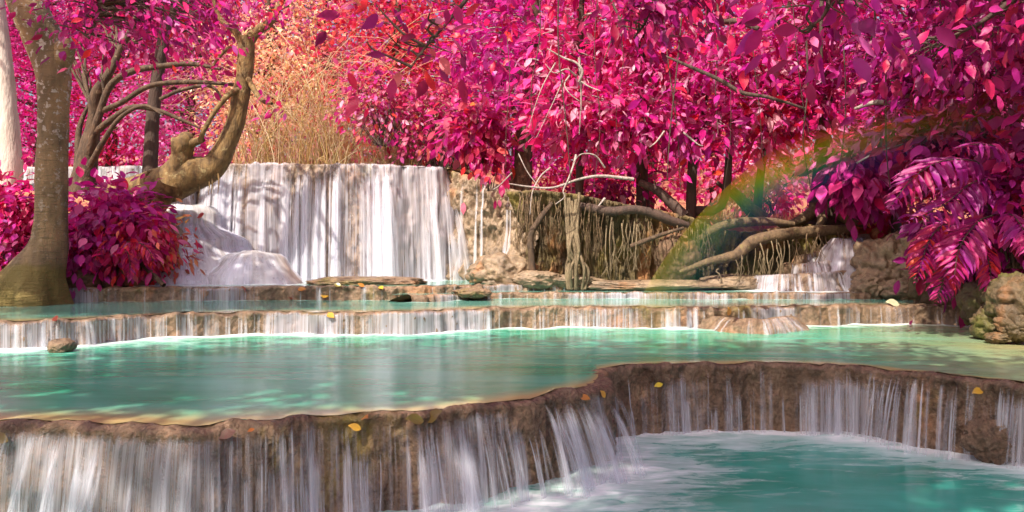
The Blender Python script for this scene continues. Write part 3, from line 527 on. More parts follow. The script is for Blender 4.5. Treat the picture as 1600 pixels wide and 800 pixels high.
tree('plum_tree', 'plum leaved tree on a thin stem left of the fern fronds', 'tree', [ground_at(1400, 17.6), P(1402, 260, 17.5), P(1420, 160, 17.3), P(1440, 40, 17.2), P(1440, -160, 17.2)], [.11, .09, .08, .07, .04], [B(1400, 110, 15.8, 90, 70), B(1440, 30, 15.8, 110, 60), B(1420, 175, 15.8, 70, 50, .7), B(1400, -60, 16, 140, 70)], 62, 20, .29, DEEP+MAG+MAG, 107, G2, twmat=BARK_G, elong=.8, mat=LEAFD, indiv=220)
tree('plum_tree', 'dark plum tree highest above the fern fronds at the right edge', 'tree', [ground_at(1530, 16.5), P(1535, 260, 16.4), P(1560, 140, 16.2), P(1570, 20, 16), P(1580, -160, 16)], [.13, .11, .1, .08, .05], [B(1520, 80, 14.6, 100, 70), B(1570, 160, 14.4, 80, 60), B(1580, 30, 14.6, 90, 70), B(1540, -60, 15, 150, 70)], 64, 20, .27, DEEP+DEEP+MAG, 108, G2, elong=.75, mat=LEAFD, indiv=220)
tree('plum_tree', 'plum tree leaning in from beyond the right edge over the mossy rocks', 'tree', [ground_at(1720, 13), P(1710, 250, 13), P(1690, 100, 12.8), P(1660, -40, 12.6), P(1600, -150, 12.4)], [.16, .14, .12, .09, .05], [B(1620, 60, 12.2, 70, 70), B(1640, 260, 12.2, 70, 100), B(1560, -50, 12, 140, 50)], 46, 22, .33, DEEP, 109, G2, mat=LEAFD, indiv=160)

# understorey shrubs
def shrub(label, cen, rad, K, per, leaf, pal, seed, mat=LEAF, indiv=150, elong=1., name='pink_shrub', group=None, droop=.6, small=False, bark=BARK_D, stems=7, spread=.52):
    r = np.random.default_rng(seed); cen = np.asarray(cen, float); rad = np.asarray(rad, float); z0 = cen[2]-rad[2]; th = thing(name, label, 'shrub', (cen[0], cen[1], z0), group)
    st, P_, D_ = [], [], []
    for c in clusters(cen, rad, K, r):
        b = np.array([cen[0]+r.normal()*.2*rad[0], cen[1]+r.normal()*.2*rad[1], z0-.1]); mid = (b+c)/2+[0, 0, .15*rad[2]]
        st.append(tube([b, mid, c], [.018, .012, .005], 5, 10)); m = int(per*r.uniform(.6, 1.4)); off = r.normal(size=(m, 3))*spread*.5; P_.append(c+off); dv = off*1.5+(c-cen)/rad*.5+r.normal(size=(m, 3))*.5; dv[:, 2] -= droop; D_.append(dv)
    for v, q in st[:stems]: put('stem', v, q, bark, th)
    if len(st) > stems: v, q = join(st[stems:]); put('twigs', v, q, bark, th, kind='stuff')
    pos = np.vstack(P_); Nn = r.normal(size=pos.shape)*.5+np.array([0, -.5, 1]); foliage(th, pos, np.vstack(D_), Nn, leaf*r.uniform(.6, 1.3, len(pos)), pal, mat, indiv, elong, small, rs=seed); return th
shrub('magenta shrub covering the bank between the pale trunk and the tall mound', P(165, 345, 15.6), (.85, .6, .62), 60, 22, .22, MAG+HOT, 201, indiv=260)
shrub('dense crimson shrub drooping over the rock wall beside the tall mound', P(215, 385, 15.6), (.5, .5, .5), 40, 20, .22, HOT+RED, 202, indiv=200, elong=.8, droop=1.1)
shrub('low magenta shrub right beside the pale trunk base', P(130, 405, 15.2), (.42, .45, .45), 34, 20, .2, MAG+DEEP, 203, indiv=160, droop=1.)
shrub('dark magenta shrub left of the pale trunk at the picture edge', P(10, 335, 15.8), (.75, .5, .5), 46, 20, .22, MAG+DEEP, 204, indiv=200)
shrub('shadowed plum shrub low behind the foot of the pale trunk', P(20, 395, 15.4), (.7, .5, .4), 40, 20, .17, DEEP+MAG, 205, indiv=160, mat=LEAFD)
shrub('small orange brown shrub overhanging the rock wall by the mound', P(262, 385, 16.1), (.25, .3, .42), 14, 12, .2, [(.5, .2, .03), (.4, .1, .02), (.6, .3, .05)], 206, indiv=80, elong=.6, name='orange_shrub')
shrub('red leaved shrub behind the crest right of the dry bamboo', P(690, 185, 22.5), (1.4, .8, 1.3), 50, 24, .2, RED, 207, indiv=100, droop=.5)
shrub('rose pink shrub standing in front of the middle dry bamboo', P(600, 160, 22.2), (1.3, .7, 1.1), 34, 20, .19, RED+PALE, 217, indiv=100, droop=.5)
shrub('tall pink shrub behind the right end of the broad fall', P(745, 205, 20.8), (.8, .6, .9), 40, 20, .3, HOT+RED, 208, indiv=120)
shrub('red leaved shrub in the shade behind the bank top log', P(960, 300, 19.2), (1.0, .6, .5), 30, 18, .2, RED+DEEP, 209, indiv=80)
shrub('sunlit red shrub in the clearing behind the buttressed tree', P(1190, 290, 23), (1.4, .8, .8), 40, 20, .22, PALE+RED, 210, indiv=60)
shrub('orange red shrub glowing low behind the lumpy boulders', P(1400, 325, 18.4), (.9, .6, .5), 34, 20, .22, RED+[(.85, .3, .08)], 211, indiv=100)
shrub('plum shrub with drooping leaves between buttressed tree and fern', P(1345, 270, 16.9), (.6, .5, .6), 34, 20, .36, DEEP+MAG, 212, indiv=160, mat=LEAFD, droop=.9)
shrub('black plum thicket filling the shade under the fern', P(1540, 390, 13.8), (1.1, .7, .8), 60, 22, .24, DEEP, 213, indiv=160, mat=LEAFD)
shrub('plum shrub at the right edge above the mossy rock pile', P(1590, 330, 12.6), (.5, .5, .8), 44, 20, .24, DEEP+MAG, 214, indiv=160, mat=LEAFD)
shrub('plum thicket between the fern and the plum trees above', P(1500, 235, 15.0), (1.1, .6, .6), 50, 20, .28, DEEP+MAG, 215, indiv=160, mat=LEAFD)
shrub('yellow flecked pink shrub hanging beside the trickle on the rock face', P(765, 278, 18.4), (.3, .3, .2), 6, 6, .26, PALE+[(.7, .4, .08)], 216, indiv=80, droop=1.2)

# ferns
def fern(label, root, fronds, seed, pal, mat=LEAFD, name='fern'):
    r = np.random.default_rng(seed); th = thing(name, label, 'fern', root)
    for j, (pts, n, ll) in enumerate(fronds):
        C = crom([P(*p) for p in pts], n+6); V, Q = tube(C[::3] if len(C) > 12 else C, np.linspace(.014, .004, len(C[::3])), 5, 20); f = put('frond', V, Q, BARK_D, th)
        T = np.gradient(C, axis=0); T /= np.linalg.norm(T, axis=1)[:, None]; side = np.cross(T, np.array([0, -.6, .8])); side /= np.linalg.norm(side, axis=1)[:, None]
        for i in range(4, len(C)):
            tt = (i-4)/(len(C)-5); L = ll*(math.sin(math.pi*min(1, .18+tt*.86))**.7+.12)
            for sgn in (-1, 1):
                dv = side[i]*sgn*.9+T[i]*.55+np.array([0, -.05, -.45])+r.normal(size=3)*.08; bm = basis(dv[None], (np.array([[0, -.7, .8]])+r.normal(size=(1, 3))*.15))[0]
                o = bpy.data.objects.new('leaflet', leafmesh(pal, int(r.integers(0, 5)), mat, elong=.42)); o.parent = f; m = Matrix.Translation(Vector((C[i]-loc(th)).tolist())) @ Matrix(bm.tolist()).to_4x4() @ Matrix.Scale(float(L*r.uniform(.9, 1.1)), 4); o.matrix_local = m; COL.objects.link(o)
    return th
FP = [(.38, .018, .22), (.32, .012, .18), (.44, .03, .27), (.28, .01, .15), (.36, .018, .17)]
fern('big magenta fern arching over the boulders at right', P(1560, 330, 12.3), [
    ([(1545, 330, 12.8), (1540, 262, 12.6), (1480, 250, 12.2), (1430, 275, 11.8), (1385, 330, 11.5)], 17, .46),
    ([(1560, 330, 12.8), (1560, 285, 12.6), (1520, 285, 12.2), (1475, 320, 11.8), (1420, 345, 11.5)], 15, .42),
    ([(1565, 335, 12.6), (1575, 250, 12.4), (1540, 225, 12.0), (1490, 232, 11.8)], 13, .36),
    ([(1560, 335, 12.4), (1530, 345, 12.0), (1500, 385, 11.6), (1490, 440, 11.4)], 14, .42),
    ([(1560, 335, 12.4), (1580, 335, 12.0), (1600, 360, 11.6), (1620, 400, 11.3)], 12, .36)], 301, FP)
fern('crimson fern hanging down to the water beside the dark rocks', P(1500, 380, 12.6), [
    ([(1500, 380, 12.8), (1480, 350, 12.6), (1455, 370, 12.4), (1440, 410, 12.2), (1430, 440, 12.1)], 18, .34),
    ([(1500, 380, 12.8), (1490, 400, 12.4), (1475, 435, 12.2), (1462, 475, 12.1)], 18, .32),
    ([(1505, 380, 12.8), (1530, 380, 12.4), (1545, 410, 12.2), (1550, 460, 12.0)], 16, .3)], 302, [(.6, .02, .12), (.5, .015, .1), (.66, .03, .08), (.45, .01, .16), (.55, .02, .2)])
fern('small crimson fern drooping at the foot of the left shrub bank', P(190, 385, 15.0), [
    ([(190, 385, 15.1), (198, 392, 14.9), (203, 410, 14.8), (202, 435, 14.8)], 12, .2), ([(185, 385, 15.1), (165, 385, 14.9), (150, 400, 14.8), (140, 425, 14.8)], 12, .2), ([(190, 380, 15.1), (215, 378, 14.9), (235, 395, 14.8), (240, 420, 14.8)], 12, .18)], 303, [(.66, .02, .16), (.6, .03, .1), (.7, .05, .2), (.5, .02, .12), (.62, .04, .25)], LEAF)

# ------------------------------------------------------------------ trees on the left
def big_trunk():
    b = P(55, 476, 14.2); th = thing('pale_trunk_tree', 'pale ringed tree with lichen blotches at the far left in shallow water', 'tree', b)
    pts = [P(42, 500, 14.2), P(45, 470, 14.2), P(58, 430, 14.2), P(74, 390, 14.2), P(80, 340, 14.2), P(82, 250, 14.2), P(84, 170, 14.2), P(84, 115, 14.2), P(72, 70, 14.2), P(52, 30, 14.1), P(34, -10, 14.1), P(10, -80, 14.0)]
    V, Q = tube(pts, [.85, .72, .50, .34, .28, .255, .26, .30, .33, .30, .28, .24], 48, 170, .12, 5)
    ang = np.arctan2(V[:, 1]-14.2, V[:, 0]-P(60, 0, 14.2)[0]); fl = np.clip((-.2-V[:, 2])/.6, 0, 1); c = P(60, 0, 14.2); V[:, :2] += (V[:, :2]-c[None, :2])*(fl*(.13*np.sin(ang*5+1)+.07*np.sin(ang*11+V[:, 2]*2)+.10*fbm(V*3.1, 3)))[:, None]
    put('trunk', V, Q, BARK_FG, th)
    V, Q = tube([P(86, 108, 14.2), P(98, 84, 14.15), P(106, 70, 14.0), P(108, 60, 13.95)], [.24, .2, .14, .02], 20, 20, .2, 6); put('burl', V, Q, BARK_FG, th)
big_trunk()
tr = tree('white_trunk_tree', 'white barked tree at the left edge behind the pale ringed tree', 'tree', [P(10, 290, 17.5), P(14, 250, 17.5), P(8, 150, 17.5), P(-2, 50, 17.5), P(-20, -60, 17.5)], [.32, .27, .22, .2, .18], [B(-40, -80, 17, 90, 60)], 10, 30, .16, HOT, 110, bark=BARK_W, small=True)
# crooked trunk lying out over the mound, then rising
th = thing('crooked_tree', 'thick crooked tree bending out over the rock mound then upright', 'tree', P(200, 300, 17))
V, Q = tube([P(120, 305, 17.4), P(170, 300, 17.1), P(215, 296, 16.9), P(258, 288, 16.7), P(300, 272, 16.6), P(332, 262, 16.6), P(352, 230, 16.6), P(368, 190, 16.6), P(378, 140, 16.6), P(384, 95, 16.6), P(384, 58, 16.6)], [.10, .17, .30, .40, .36, .27, .21, .19, .17, .165, .17], 24, 130, .14, 9); put('trunk', V, Q, BARK_Y, th)
V, Q = tube([P(274, 282, 16.6), P(281, 258, 16.5), P(284, 240, 16.45), P(286, 224, 16.42), P(287, 214, 16.4), P(284, 208, 16.4)], [.36, .26, .22, .25, .19, .05], 20, 60, .3, 12); put('burl', V, Q, BARK_Y, th)
V, Q = tube([P(290, 228, 16.4), P(304, 222, 16.35), P(318, 218, 16.3)], [.12, .09, .05], 10, 12, .2, 13); put('burl', V, Q, BARK_Y, th)
V, Q = tube([P(255, 300, 16.7), P(250, 322, 16.6), P(246, 338, 16.5)], [.3, .16, .05], 12, 16, .2, 14); put('root', V, Q, BARK_Y, th)
LB = [([P(384, 70, 16.6), P(400, 50, 16.6), P(425, 30, 16.6), P(450, -20, 16.6)], [.14, .11, .08, .05]), ([P(380, 70, 16.6), P(368, 50, 16.5), P(345, 30, 16.5), P(330, -10, 16.4)], [.1, .07, .05, .03]),
      ([P(375, 138, 16.5), P(355, 150, 16.3), P(335, 175, 16.2), P(318, 205, 16.2), P(312, 222, 16.3)], [.07, .06, .05, .05, .06]), ([P(384, 118, 16.6), P(400, 145, 16.3), P(412, 158, 16.1), P(425, 162, 16.0)], [.07, .05, .045, .03]),
      ([P(380, 90, 16.6), P(360, 75, 16.4), P(340, 92, 16.3), P(330, 110, 16.2)], [.05, .04, .03, .02]), ([P(225, 295, 16.75), P(222, 300, 16.5), P(230, 272, 16.45), P(240, 268, 16.5)], [.03, .04, .05, .03])]
for p, r_ in LB: V, Q = tube(p, r_, 9, None, .15, 15); put('branch', V, Q, BARK_Y, th)
for i in range(9):
    r = random.Random(i); x = r.uniform(255, 345); y = 305-(x-255)*.3; V, Q = tube([P(x, y-8, 16.45), P(x+1, y+6, 16.42), P(x-1, y+r.uniform(10, 24), 16.4)], [.02, .014, .004], 5, 8); put('rootlet', V, Q, BARK_Y, th)
r = np.random.default_rng(4); cl = np.array([P(x, y, d) for x, y, d in [(400, 30, 16.4), (430, 20, 16.3), (350, 20, 16.3), (330, 60, 16.2), (360, 0, 16.2), (300, 40, 16.2), (455, 10, 16.2), (410, 0, 16), (345, 85, 16.2), (430, 160, 16.1), (318, 110, 16.2)]])
pos = np.vstack([c+r.normal(size=(22, 3))*.22 for c in cl]); D = r.normal(size=pos.shape); D[:, 2] -= .8; foliage(th, pos, D, r.normal(size=pos.shape)*.5+[0, 0, 1], .17*r.uniform(.6, 1.3, len(pos)), RED+HOT, LEAF, 150, .9)
# forked tree with arching limbs
th = tree('forked_tree', 'forked dark tree with arching limbs left of the crooked tree', 'tree', [P(128, 305, 17.3), P(133, 270, 17.3), P(140, 225, 17.3), P(148, 185, 17.3), P(150, 150, 17.2), P(168, 118, 17.1), P(185, 85, 17.1), P(205, 45, 17), P(224, 0, 17), P(250, -60, 17)], [.3, .25, .19, .14, .13, .09, .07, .055, .045, .03],
    [B(200, 25, 18.6, 90, 50), B(130, 55, 18.6, 70, 50), B(230, 60, 18.8, 60, 40, .6), B(290, 25, 18.8, 60, 45)], 44, 20, .19, HOT+DEEP, 111, bark=BARK_B, indiv=200, droop=1., spread=.4, limbs=[
    ([P(140, 240, 17.2), P(152, 190, 17), P(172, 135, 16.9), P(205, 112, 16.8), P(255, 103, 16.7), P(300, 100, 16.7), P(345, 108, 16.7)], [.11, .08, .07, .07, .06, .05, .03]), ([P(155, 175, 17), P(190, 160, 16.9), P(235, 134, 16.8), P(300, 128, 16.8), P(372, 133, 16.7)], [.07, .06, .055, .05, .03]),
    ([P(146, 210, 17.1), P(170, 190, 16.9), P(205, 168, 16.8), P(245, 172, 16.7), P(290, 190, 16.7), P(312, 200, 16.7)], [.08, .07, .06, .05, .035, .02]), ([P(140, 260, 17), P(165, 215, 16.8), P(190, 182, 16.7), P(225, 165, 16.6), P(255, 180, 16.5)], [.07, .055, .045, .04, .02]), ([P(160, 170, 17), P(162, 140, 16.9), P(155, 115, 16.9)], [.03, .03, .02]), ([P(250, 155, 16.8), P(285, 140, 16.7), P(330, 135, 16.6), P(350, 160, 16.6)], [.04, .04, .035, .015]), ([P(118, 300, 17.3), P(122, 250, 17.4), P(124, 200, 17.5), P(140, 160, 17.5)], [.1, .08, .06, .03])])
tree('slender_tree', 'straight slender tree standing behind the crooked trunk', 'tree', [P(232, 300, 17.6), P(235, 250, 17.6), P(240, 170, 17.6), P(252, 80, 17.5), P(262, 30, 17.5), P(285, -5, 17.4), P(310, -60, 17.4)], [.17, .155, .14, .12, .11, .1, .08],
    [B(300, 5, 19.2, 80, 40), B(250, -20, 19.2, 100, 40), B(340, 50, 19.4, 50, 45, .6)], 30, 20, .18, HOT+DEEP, 112, bark=BARK_D, indiv=140, limbs=[([P(262, 40, 17.5), P(256, 0, 17.4), P(245, -50, 17.4)], [.07, .06, .05])], droop=1., spread=.4)
# boughs that hang into the picture from trees above the frame
def bough(label, pts, rad, blobs, K, per, leaf, pal, seed, mat=LEAFD, indiv=200, elong=.9):
    return tree('hanging_bough', label, 'branch', pts, rad, blobs, K, per, leaf, pal, seed, 'leafy boughs hanging into view from above', mat=mat, indiv=indiv, elong=elong, droop=.9, tns=6)
bough('dark red leafy bough hanging before the dry bamboo at top centre', [P(800, -90, 9), P(720, 10, 9), P(660, 80, 9), P(640, 110, 9)], [.04, .025, .014, .006], [B(640, 30, 9, 110, 45), B(700, 70, 9, 50, 40, .5)], 13, 6, .22, DEEP+RED, 401, indiv=120)
bough('deep magenta bough hanging at top right of centre', [P(1040, -120, 11), P(1020, -20, 11), P(1010, 30, 11), P(990, 60, 11)], [.05, .04, .025, .01], [B(1010, 20, 11, 90, 40), B(1100, -5, 11, 80, 30)], 26, 14, .22, DEEP, 402)
bough('plum bough with large drooping leaves at the top right', [P(1330, -120, 8), P(1300, -20, 8), P(1290, 20, 8), P(1270, 40, 8)], [.04, .03, .02, .008], [B(1270, 15, 8, 80, 28), B(1370, 20, 8.2, 60, 30, .7)], 14, 8, .26, DEEP+MAG, 403, indiv=120)
bough('black plum bough filling the top right corner', [P(1700, -140, 10), P(1600, -20, 10), P(1540, 30, 10), P(1480, 60, 10)], [.07, .05, .03, .01], [B(1560, 20, 10, 110, 45), B(1450, 90, 10.4, 90, 35)], 34, 16, .2, DEEP, 404)
bough('shaded magenta bough hanging at top left beside the lichen trunk', [P(180, -120, 11), P(160, -20, 11), P(150, 30, 11), P(140, 60, 11)], [.04, .03, .02, .008], [B(135, 25, 11, 60, 35), B(215, 40, 11, 50, 40), B(290, 25, 11, 60, 35, .8)], 44, 15, .14, DEEP+HOT, 405, indiv=180)

# ------------------------------------------------------------------ unseen canopy added over and behind the camera to shade the near pools
for i, (bx, by, blobs, lb) in enumerate([(-9, 1, [((-6.5, 2.5, 7.6), (3.2, 2.6, 1.5), 1), ((-2.6, 2.6, 8.2), (2.8, 2.6, 1.1), 1)], 'tall pink tree left of the viewer shading the near pool'), (-7, -5, [((-4, -3.5, 9.5), (3.4, 2.6, 1.6), 1), ((.4, 2.4, 8.0), (2.6, 2.4, 1.0), 1)], 'tall pink tree behind the viewer shading the nearest rim'), (6, -6, [((3.8, -2.5, 9), (3, 2.6, 1.5), 1), ((6.4, 1, 8.5), (2.6, 2.4, 1.3), .8)], 'tall pink tree right behind the viewer shading the plunge pool'), (-12, 9, [((-10, 8, 9.0), (2.6, 2.4, 1.5), 1)], 'pink tree on the left bank shading the middle pool'), (12.5, 11, [((7.0, 9.3, 7.2), (3.4, 2.6, 1.0), 1.2), ((4.2, 11.3, 7.6), (2.0, 2.0, .8), .6), ((8.8, 13.2, 7.4), (2.2, 1.4, .7), .5)], 'big plum tree leaning over the pool from the right bank')]):
    g = np.array([bx, by, -1.0]); top = np.array(blobs[0][0])+[0, 0, .6]
    tree('shade_tree', lb, 'tree', [g, g*.7+top*.3+[0, 0, 1.2], g*.35+top*.65+[0, 0, .6], top], [.3, .25, .18, .06], blobs, 130, 60, .32, HOT, 700+i, 'trees around the viewer', small=True, spread=1.0, bark=BARK_B)

# ------------------------------------------------------------------ background trees and scrub
bgs = [(60, 30, 'HOT', 'bright pink far tree behind the gap between the two left trunks'), (170, 34, 'HOT', 'fine leaved hot pink far tree seen between the arching limbs'), (290, 30, 'PALE', 'pale pink far tree directly behind the slender tree'), (420, 30, 'GOLD', 'washed out peach and gold far tree in the glow behind the upright crooked trunk'), (520, 33, 'GOLD', 'pale peach far tree standing over the dry bamboo'), (610, 29, 'RED', 'rose red far tree behind the hanging dark red bough'), (700, 33, 'HOT', 'hot pink far tree behind the red leaved shrub'), (800, 28, 'HOT', 'far pink tree filling the gap behind the brown trunk'), (900, 31, 'MAG', 'far tree filling gaps behind the bare white twigs'), (1010, 28, 'HOT', 'far pink tree behind the dark fissured stem'), (1110, 33, 'WARM', 'pale far tree above the bright clearing'), (1220, 27, 'HOT', 'far pink tree behind the right leaning tree'), (1330, 30, 'WARM', 'far pink tree behind the buttressed tree'), (1440, 26, 'HOT', 'far magenta tree behind the plum tree stems'), (1560, 28, 'MAG', 'far magenta tree behind the top right corner'), (-60, 32, 'HOT', 'far pink tree beyond the left edge of the picture'), (1680, 27, 'DEEP', 'far plum tree beyond the right edge of the picture')]
GOLD = [(.88, .5, .22), (.9, .66, .4), (.85, .32, .25), (.9, .72, .55), (.84, .2, .24)]; WARM = [(.86, .2, .14), (.85, .1, .22), (.88, .4, .28), (.8, .04, .2)]  # peach tones of the first list put the sun glow into leaf colour
PALS = dict(GOLD=GOLD, WARM=WARM, HOT=HOT, PALE=PALE, RED=RED, MAG=MAG, DEEP=DEEP)
for i, (px, d, pl, lb) in enumerate(bgs):
    g = ground_at(px, d); rr = random.Random(i); s = d/F; H = rr.uniform(8.5, 10.5)*d/30
    tree('forest_tree', lb, 'tree', [g, g+[.2, 0, H*.35], g+[rr.uniform(-.5, .5), 0, H*.7], g+[rr.uniform(-.6, .6), 0, H]], [.24, .2, .14, .05], [(g+np.array([0, 0, H*.72]), (3.0*d/30, 2.2, H*.33), 1), (g+np.array([0, -1.2, H*.36]), (2.9*d/30, 1.6, H*.3), .9)], (110 if px < 560 else 90), 80 if px < 560 else 56, .19 if px < 560 else .26, PALS[pl], 500+i, 'forest trees far behind the falls', small=True, droop=.4, spread=1.3, bark=BARK_B if i % 2 else BARK_D)
# far-off wood: one mass
n = 46000; r = np.random.default_rng(77); x = r.uniform(-60, 60, n); y = r.uniform(42, 75, n); z = np.array(r.uniform(0, 1, n))**.8*19+1
pos = np.column_stack([x, y, z]); keep = (fbm(pos*.16, 3) > -.3); pos = pos[keep]; Dv = r.normal(size=pos.shape); Bm = basis(Dv, r.normal(size=pos.shape)*.6+[0, -.5, 1]); size = r.uniform(.5, 1.1, len(pos))
V = (pos[:, None]+np.einsum('nij,vj->nvi', Bm, ST)*size[:, None, None]).reshape(-1, 3); Q = (np.arange(len(pos))[:, None, None]*4+SF[None]).reshape(-1, 3)
put('far_wood', V, Q, LEAF, smooth=False, col=np.repeat(np.asarray(PALE+HOT)[r.integers(0, 11, len(pos))], 4, 0), kind='stuff')
# dry bamboo / tall grass thicket over the crest
def thicket(label, px0, px1, d, h0, h1, n, seed, cols):
    r = np.random.default_rng(seed); b = ground_at((px0+px1)/2, d); th = thing('dry_bamboo', label, 'bamboo', b, 'dry bamboo clumps above the crest'); parts, cs = [], []
    for i in range(n):
        px = r.uniform(px0, px1); dd = d+r.uniform(-.8, .8); g = ground_at(px, dd); h = h0+(h1-h0)*r.random()**1.5*(1 if r.random() < .8 else 1.25); lean = r.normal(size=2)*.38*h; top = g+[lean[0], lean[1]*.5, h]; tip = top+[lean[0]*.9+r.normal()*.2, 0, -r.uniform(.05, .7)*h*.5]
        if i < 60: V, Q = tube([g, g+[lean[0]*.2, 0, h*.5], top, tip], [.014, .012, .007, .003], 4, 10); put('stalk', V, Q, STALK, th, col=np.tile(np.asarray(cols)[r.integers(0, len(cols))], (len(V), 1)))
        else:
            V, Q = tube([g, g+[lean[0]*.2, 0, h*.5], top, tip], [.011, .009, .006, .002], 3, 9); parts.append((V, Q)); cs.append(np.tile(np.asarray(cols)[r.integers(0, len(cols))], (len(V), 1)))
    V, Q = join(parts); put('stalks', V, Q, STALK, th, col=np.vstack(cs), kind='stuff')
DRY = [(.66, .46, .18), (.56, .34, .13), (.76, .6, .34), (.4, .23, .08), (.72, .42, .32), (.8, .66, .45)]  # dry straw tones, with the sun glow put in as extra gold
thicket('golden dry bamboo clump in the glow beside the crooked tree', 370, 540, 23.2, .8, 4.6, 480, 601, DRY)
thicket('brown dry bamboo clump above the middle of the broad fall', 480, 660, 23.4, .5, 2.8, 400, 602, DRY)
thicket('sparse red brown bamboo clump above the right part of the broad fall', 600, 745, 23.2, .5, 2.4, 360, 603, DRY+[(.4, .1, .06)])
r = np.random.default_rng(9)
def grass(name, label, px0, px1, d0, d1, n, h, cols, seed):
    r = np.random.default_rng(seed); px = r.uniform(px0, px1, n); d = r.uniform(d0, d1, n); g = np.array([ground_at(a, b) for a, b in zip(px, d)])+[0, 0, .08]; D = r.normal(size=(n, 3))*.5; D[:, 2] = np.abs(D[:, 2])+.7
    Bm = basis(D, r.normal(size=(n, 3))); T = ST*[.16, 1, 1]; T[:, 2] *= 2.5; V = (g[:, None]+np.einsum('nij,vj->nvi', Bm, T)*(h*r.uniform(.5, 1.4, n))[:, None, None]).reshape(-1, 3); Q = (np.arange(n)[:, None, None]*4+SF[None]).reshape(-1, 3)
    put(name, V, Q, STALK, smooth=False, kind='stuff', col=np.repeat(np.asarray(cols)[r.integers(0, len(cols), n)], 4, 0))
grass('grass', '', 340, 740, 22.3, 26, 3000, .5, DRY+[(.4, .36, .06)], 1); grass('grass', '', 80, 350, 22, 27, 1500, .45, [(.5, .1, .12), (.45, .3, .06), (.35, .36, .08)], 2)
grass('ground_litter', '', 1090, 1480, 18.9, 27, 2600, .3, [(.65, .28, .1), (.7, .35, .25), (.55, .12, .1), (.75, .45, .3)], 3)
grass('ground_litter', '', 830, 1090, 18.4, 24, 1600, .25, [(.4, .1, .05), (.5, .16, .06), (.3, .06, .05)], 4)

# ------------------------------------------------------------------ roots, logs and vines on the bank
def log(label, pts, rad, name='log', cat='log', mat=BARK_B, rough=.2, seed=1, ns=12, group=None):
    V, Q = tube([P(*p) for p in pts], rad, ns, None, rough, seed); return put(name, V, Q, mat, label=label, cat=cat, group=group)
log('dark mossy log lying along the top of the root bank', [(900, 320, 17.2), (950, 330, 16.9), (1000, 328, 16.8), (1050, 345, 16.9), (1075, 352, 17)], [.09, .10, .09, .1, .06], mat=BARK_D)
log('pale slanting dead stick leaning across the middle of the root bank', [(985, 385, 16.7), (1030, 368, 16.6), (1068, 356, 16.7)], [.05, .045, .03], mat=BARK_B)
log('dark leaning stem crossing behind the log on the bank top', [(1070, 338, 17.4), (1030, 300, 17.6), (1000, 285, 17.8)], [.12, .1, .08], mat=BARK_D)
log('leaning stem slanting to upper left in the bright clearing', [(1180, 345, 19), (1150, 310, 19.2), (1120, 285, 19.4)], [.08, .07, .05], mat=BARK_D)
log('slanted mossy stem rising from the clearing beside the buttressed tree', [(1195, 340, 18.8), (1170, 320, 18.8), (1145, 295, 18.9)], [.12, .1, .07], mat=ROOT)
log('thick pale root sweeping from the low bank up to the buttressed tree', [(1062, 425, 16.9), (1110, 408, 16.8), (1150, 398, 16.8), (1180, 376, 16.9), (1230, 366, 17.1), (1290, 360, 17.4), (1330, 358, 17.6)], [.04, .08, .11, .13, .13, .12, .1], 'root', 'root', ROOT)
log('bent root running over the earth above the thick pale root', [(1090, 375, 17.3), (1130, 352, 17.5), (1190, 346, 17.8), (1240, 350, 18)], [.07, .1, .1, .06], 'root', 'root', ROOT)
log('crooked dark root stub standing in the water left of the root bank', [(832, 444, 16.9), (831, 410, 16.9), (829, 370, 16.95), (845, 340, 17.0), (862, 318, 17.2)], [.1, .075, .07, .065, .05], 'root', 'root', BARK_B, .25)
log('thin red brown stick leaning at the foot of the left shrub bank', [(222, 412, 15.4), (238, 428, 15.2), (256, 446, 15.0)], [.05, .05, .045], 'stick', 'stick', BARK_B)
log('bare pale branch lying out from the right bank in the leaves', [(1335, 170, 16.5), (1370, 160, 16.3), (1420, 166, 16.1), (1455, 178, 16.0)], [.03, .05, .045, .015], 'dead_branch', 'branch', BARK_G)
log('thin white curved twig over the plum shrub at right', [(1338, 255, 15.6), (1370, 238, 15.5), (1410, 225, 15.4)], [.02, .016, .01], 'dead_branch', 'branch', BARK_G)
log('smooth grey bough slanting at the top right of centre', [(1125, 35, 17), (1150, 33, 16.8), (1185, 45, 16.6)], [.06, .06, .05], 'dead_branch', 'branch', BARK_D)
log('dark bare bough crossing the pink leaves to the right', [(1040, 88, 16.5), (1080, 105, 16.3), (1125, 125, 16.2), (1160, 145, 16.1), (1200, 152, 16.0), (1260, 170, 16)], [.02, .035, .04, .04, .035, .02], 'dead_branch', 'branch', BARK_D)
th = thing('root_bundle', 'standing bundle of twisted pale roots in front of the bank', 'root', P(897, 446, 16.7)); r = random.Random(3)
for i in range(16):
    x0 = r.choice([884, 903, 890, 896])+r.uniform(-4, 4); x1 = 897+r.uniform(-9, 9); x2 = 897+r.uniform(-22, 22); V, Q = tube([P(x0, r.uniform(300, 330), 16.9), P((x0+x1)/2, 360, 16.75), P(x1, 392, 16.7+r.uniform(-.1, .1)), P(x2, 420, 16.7+r.uniform(-.2, .2)), P(x2*.8+897*.2, 452, 16.7)], [.03, .03, .035, .03, .03], 6, 24, .2, i); put('root', V, Q, ROOTP, th)
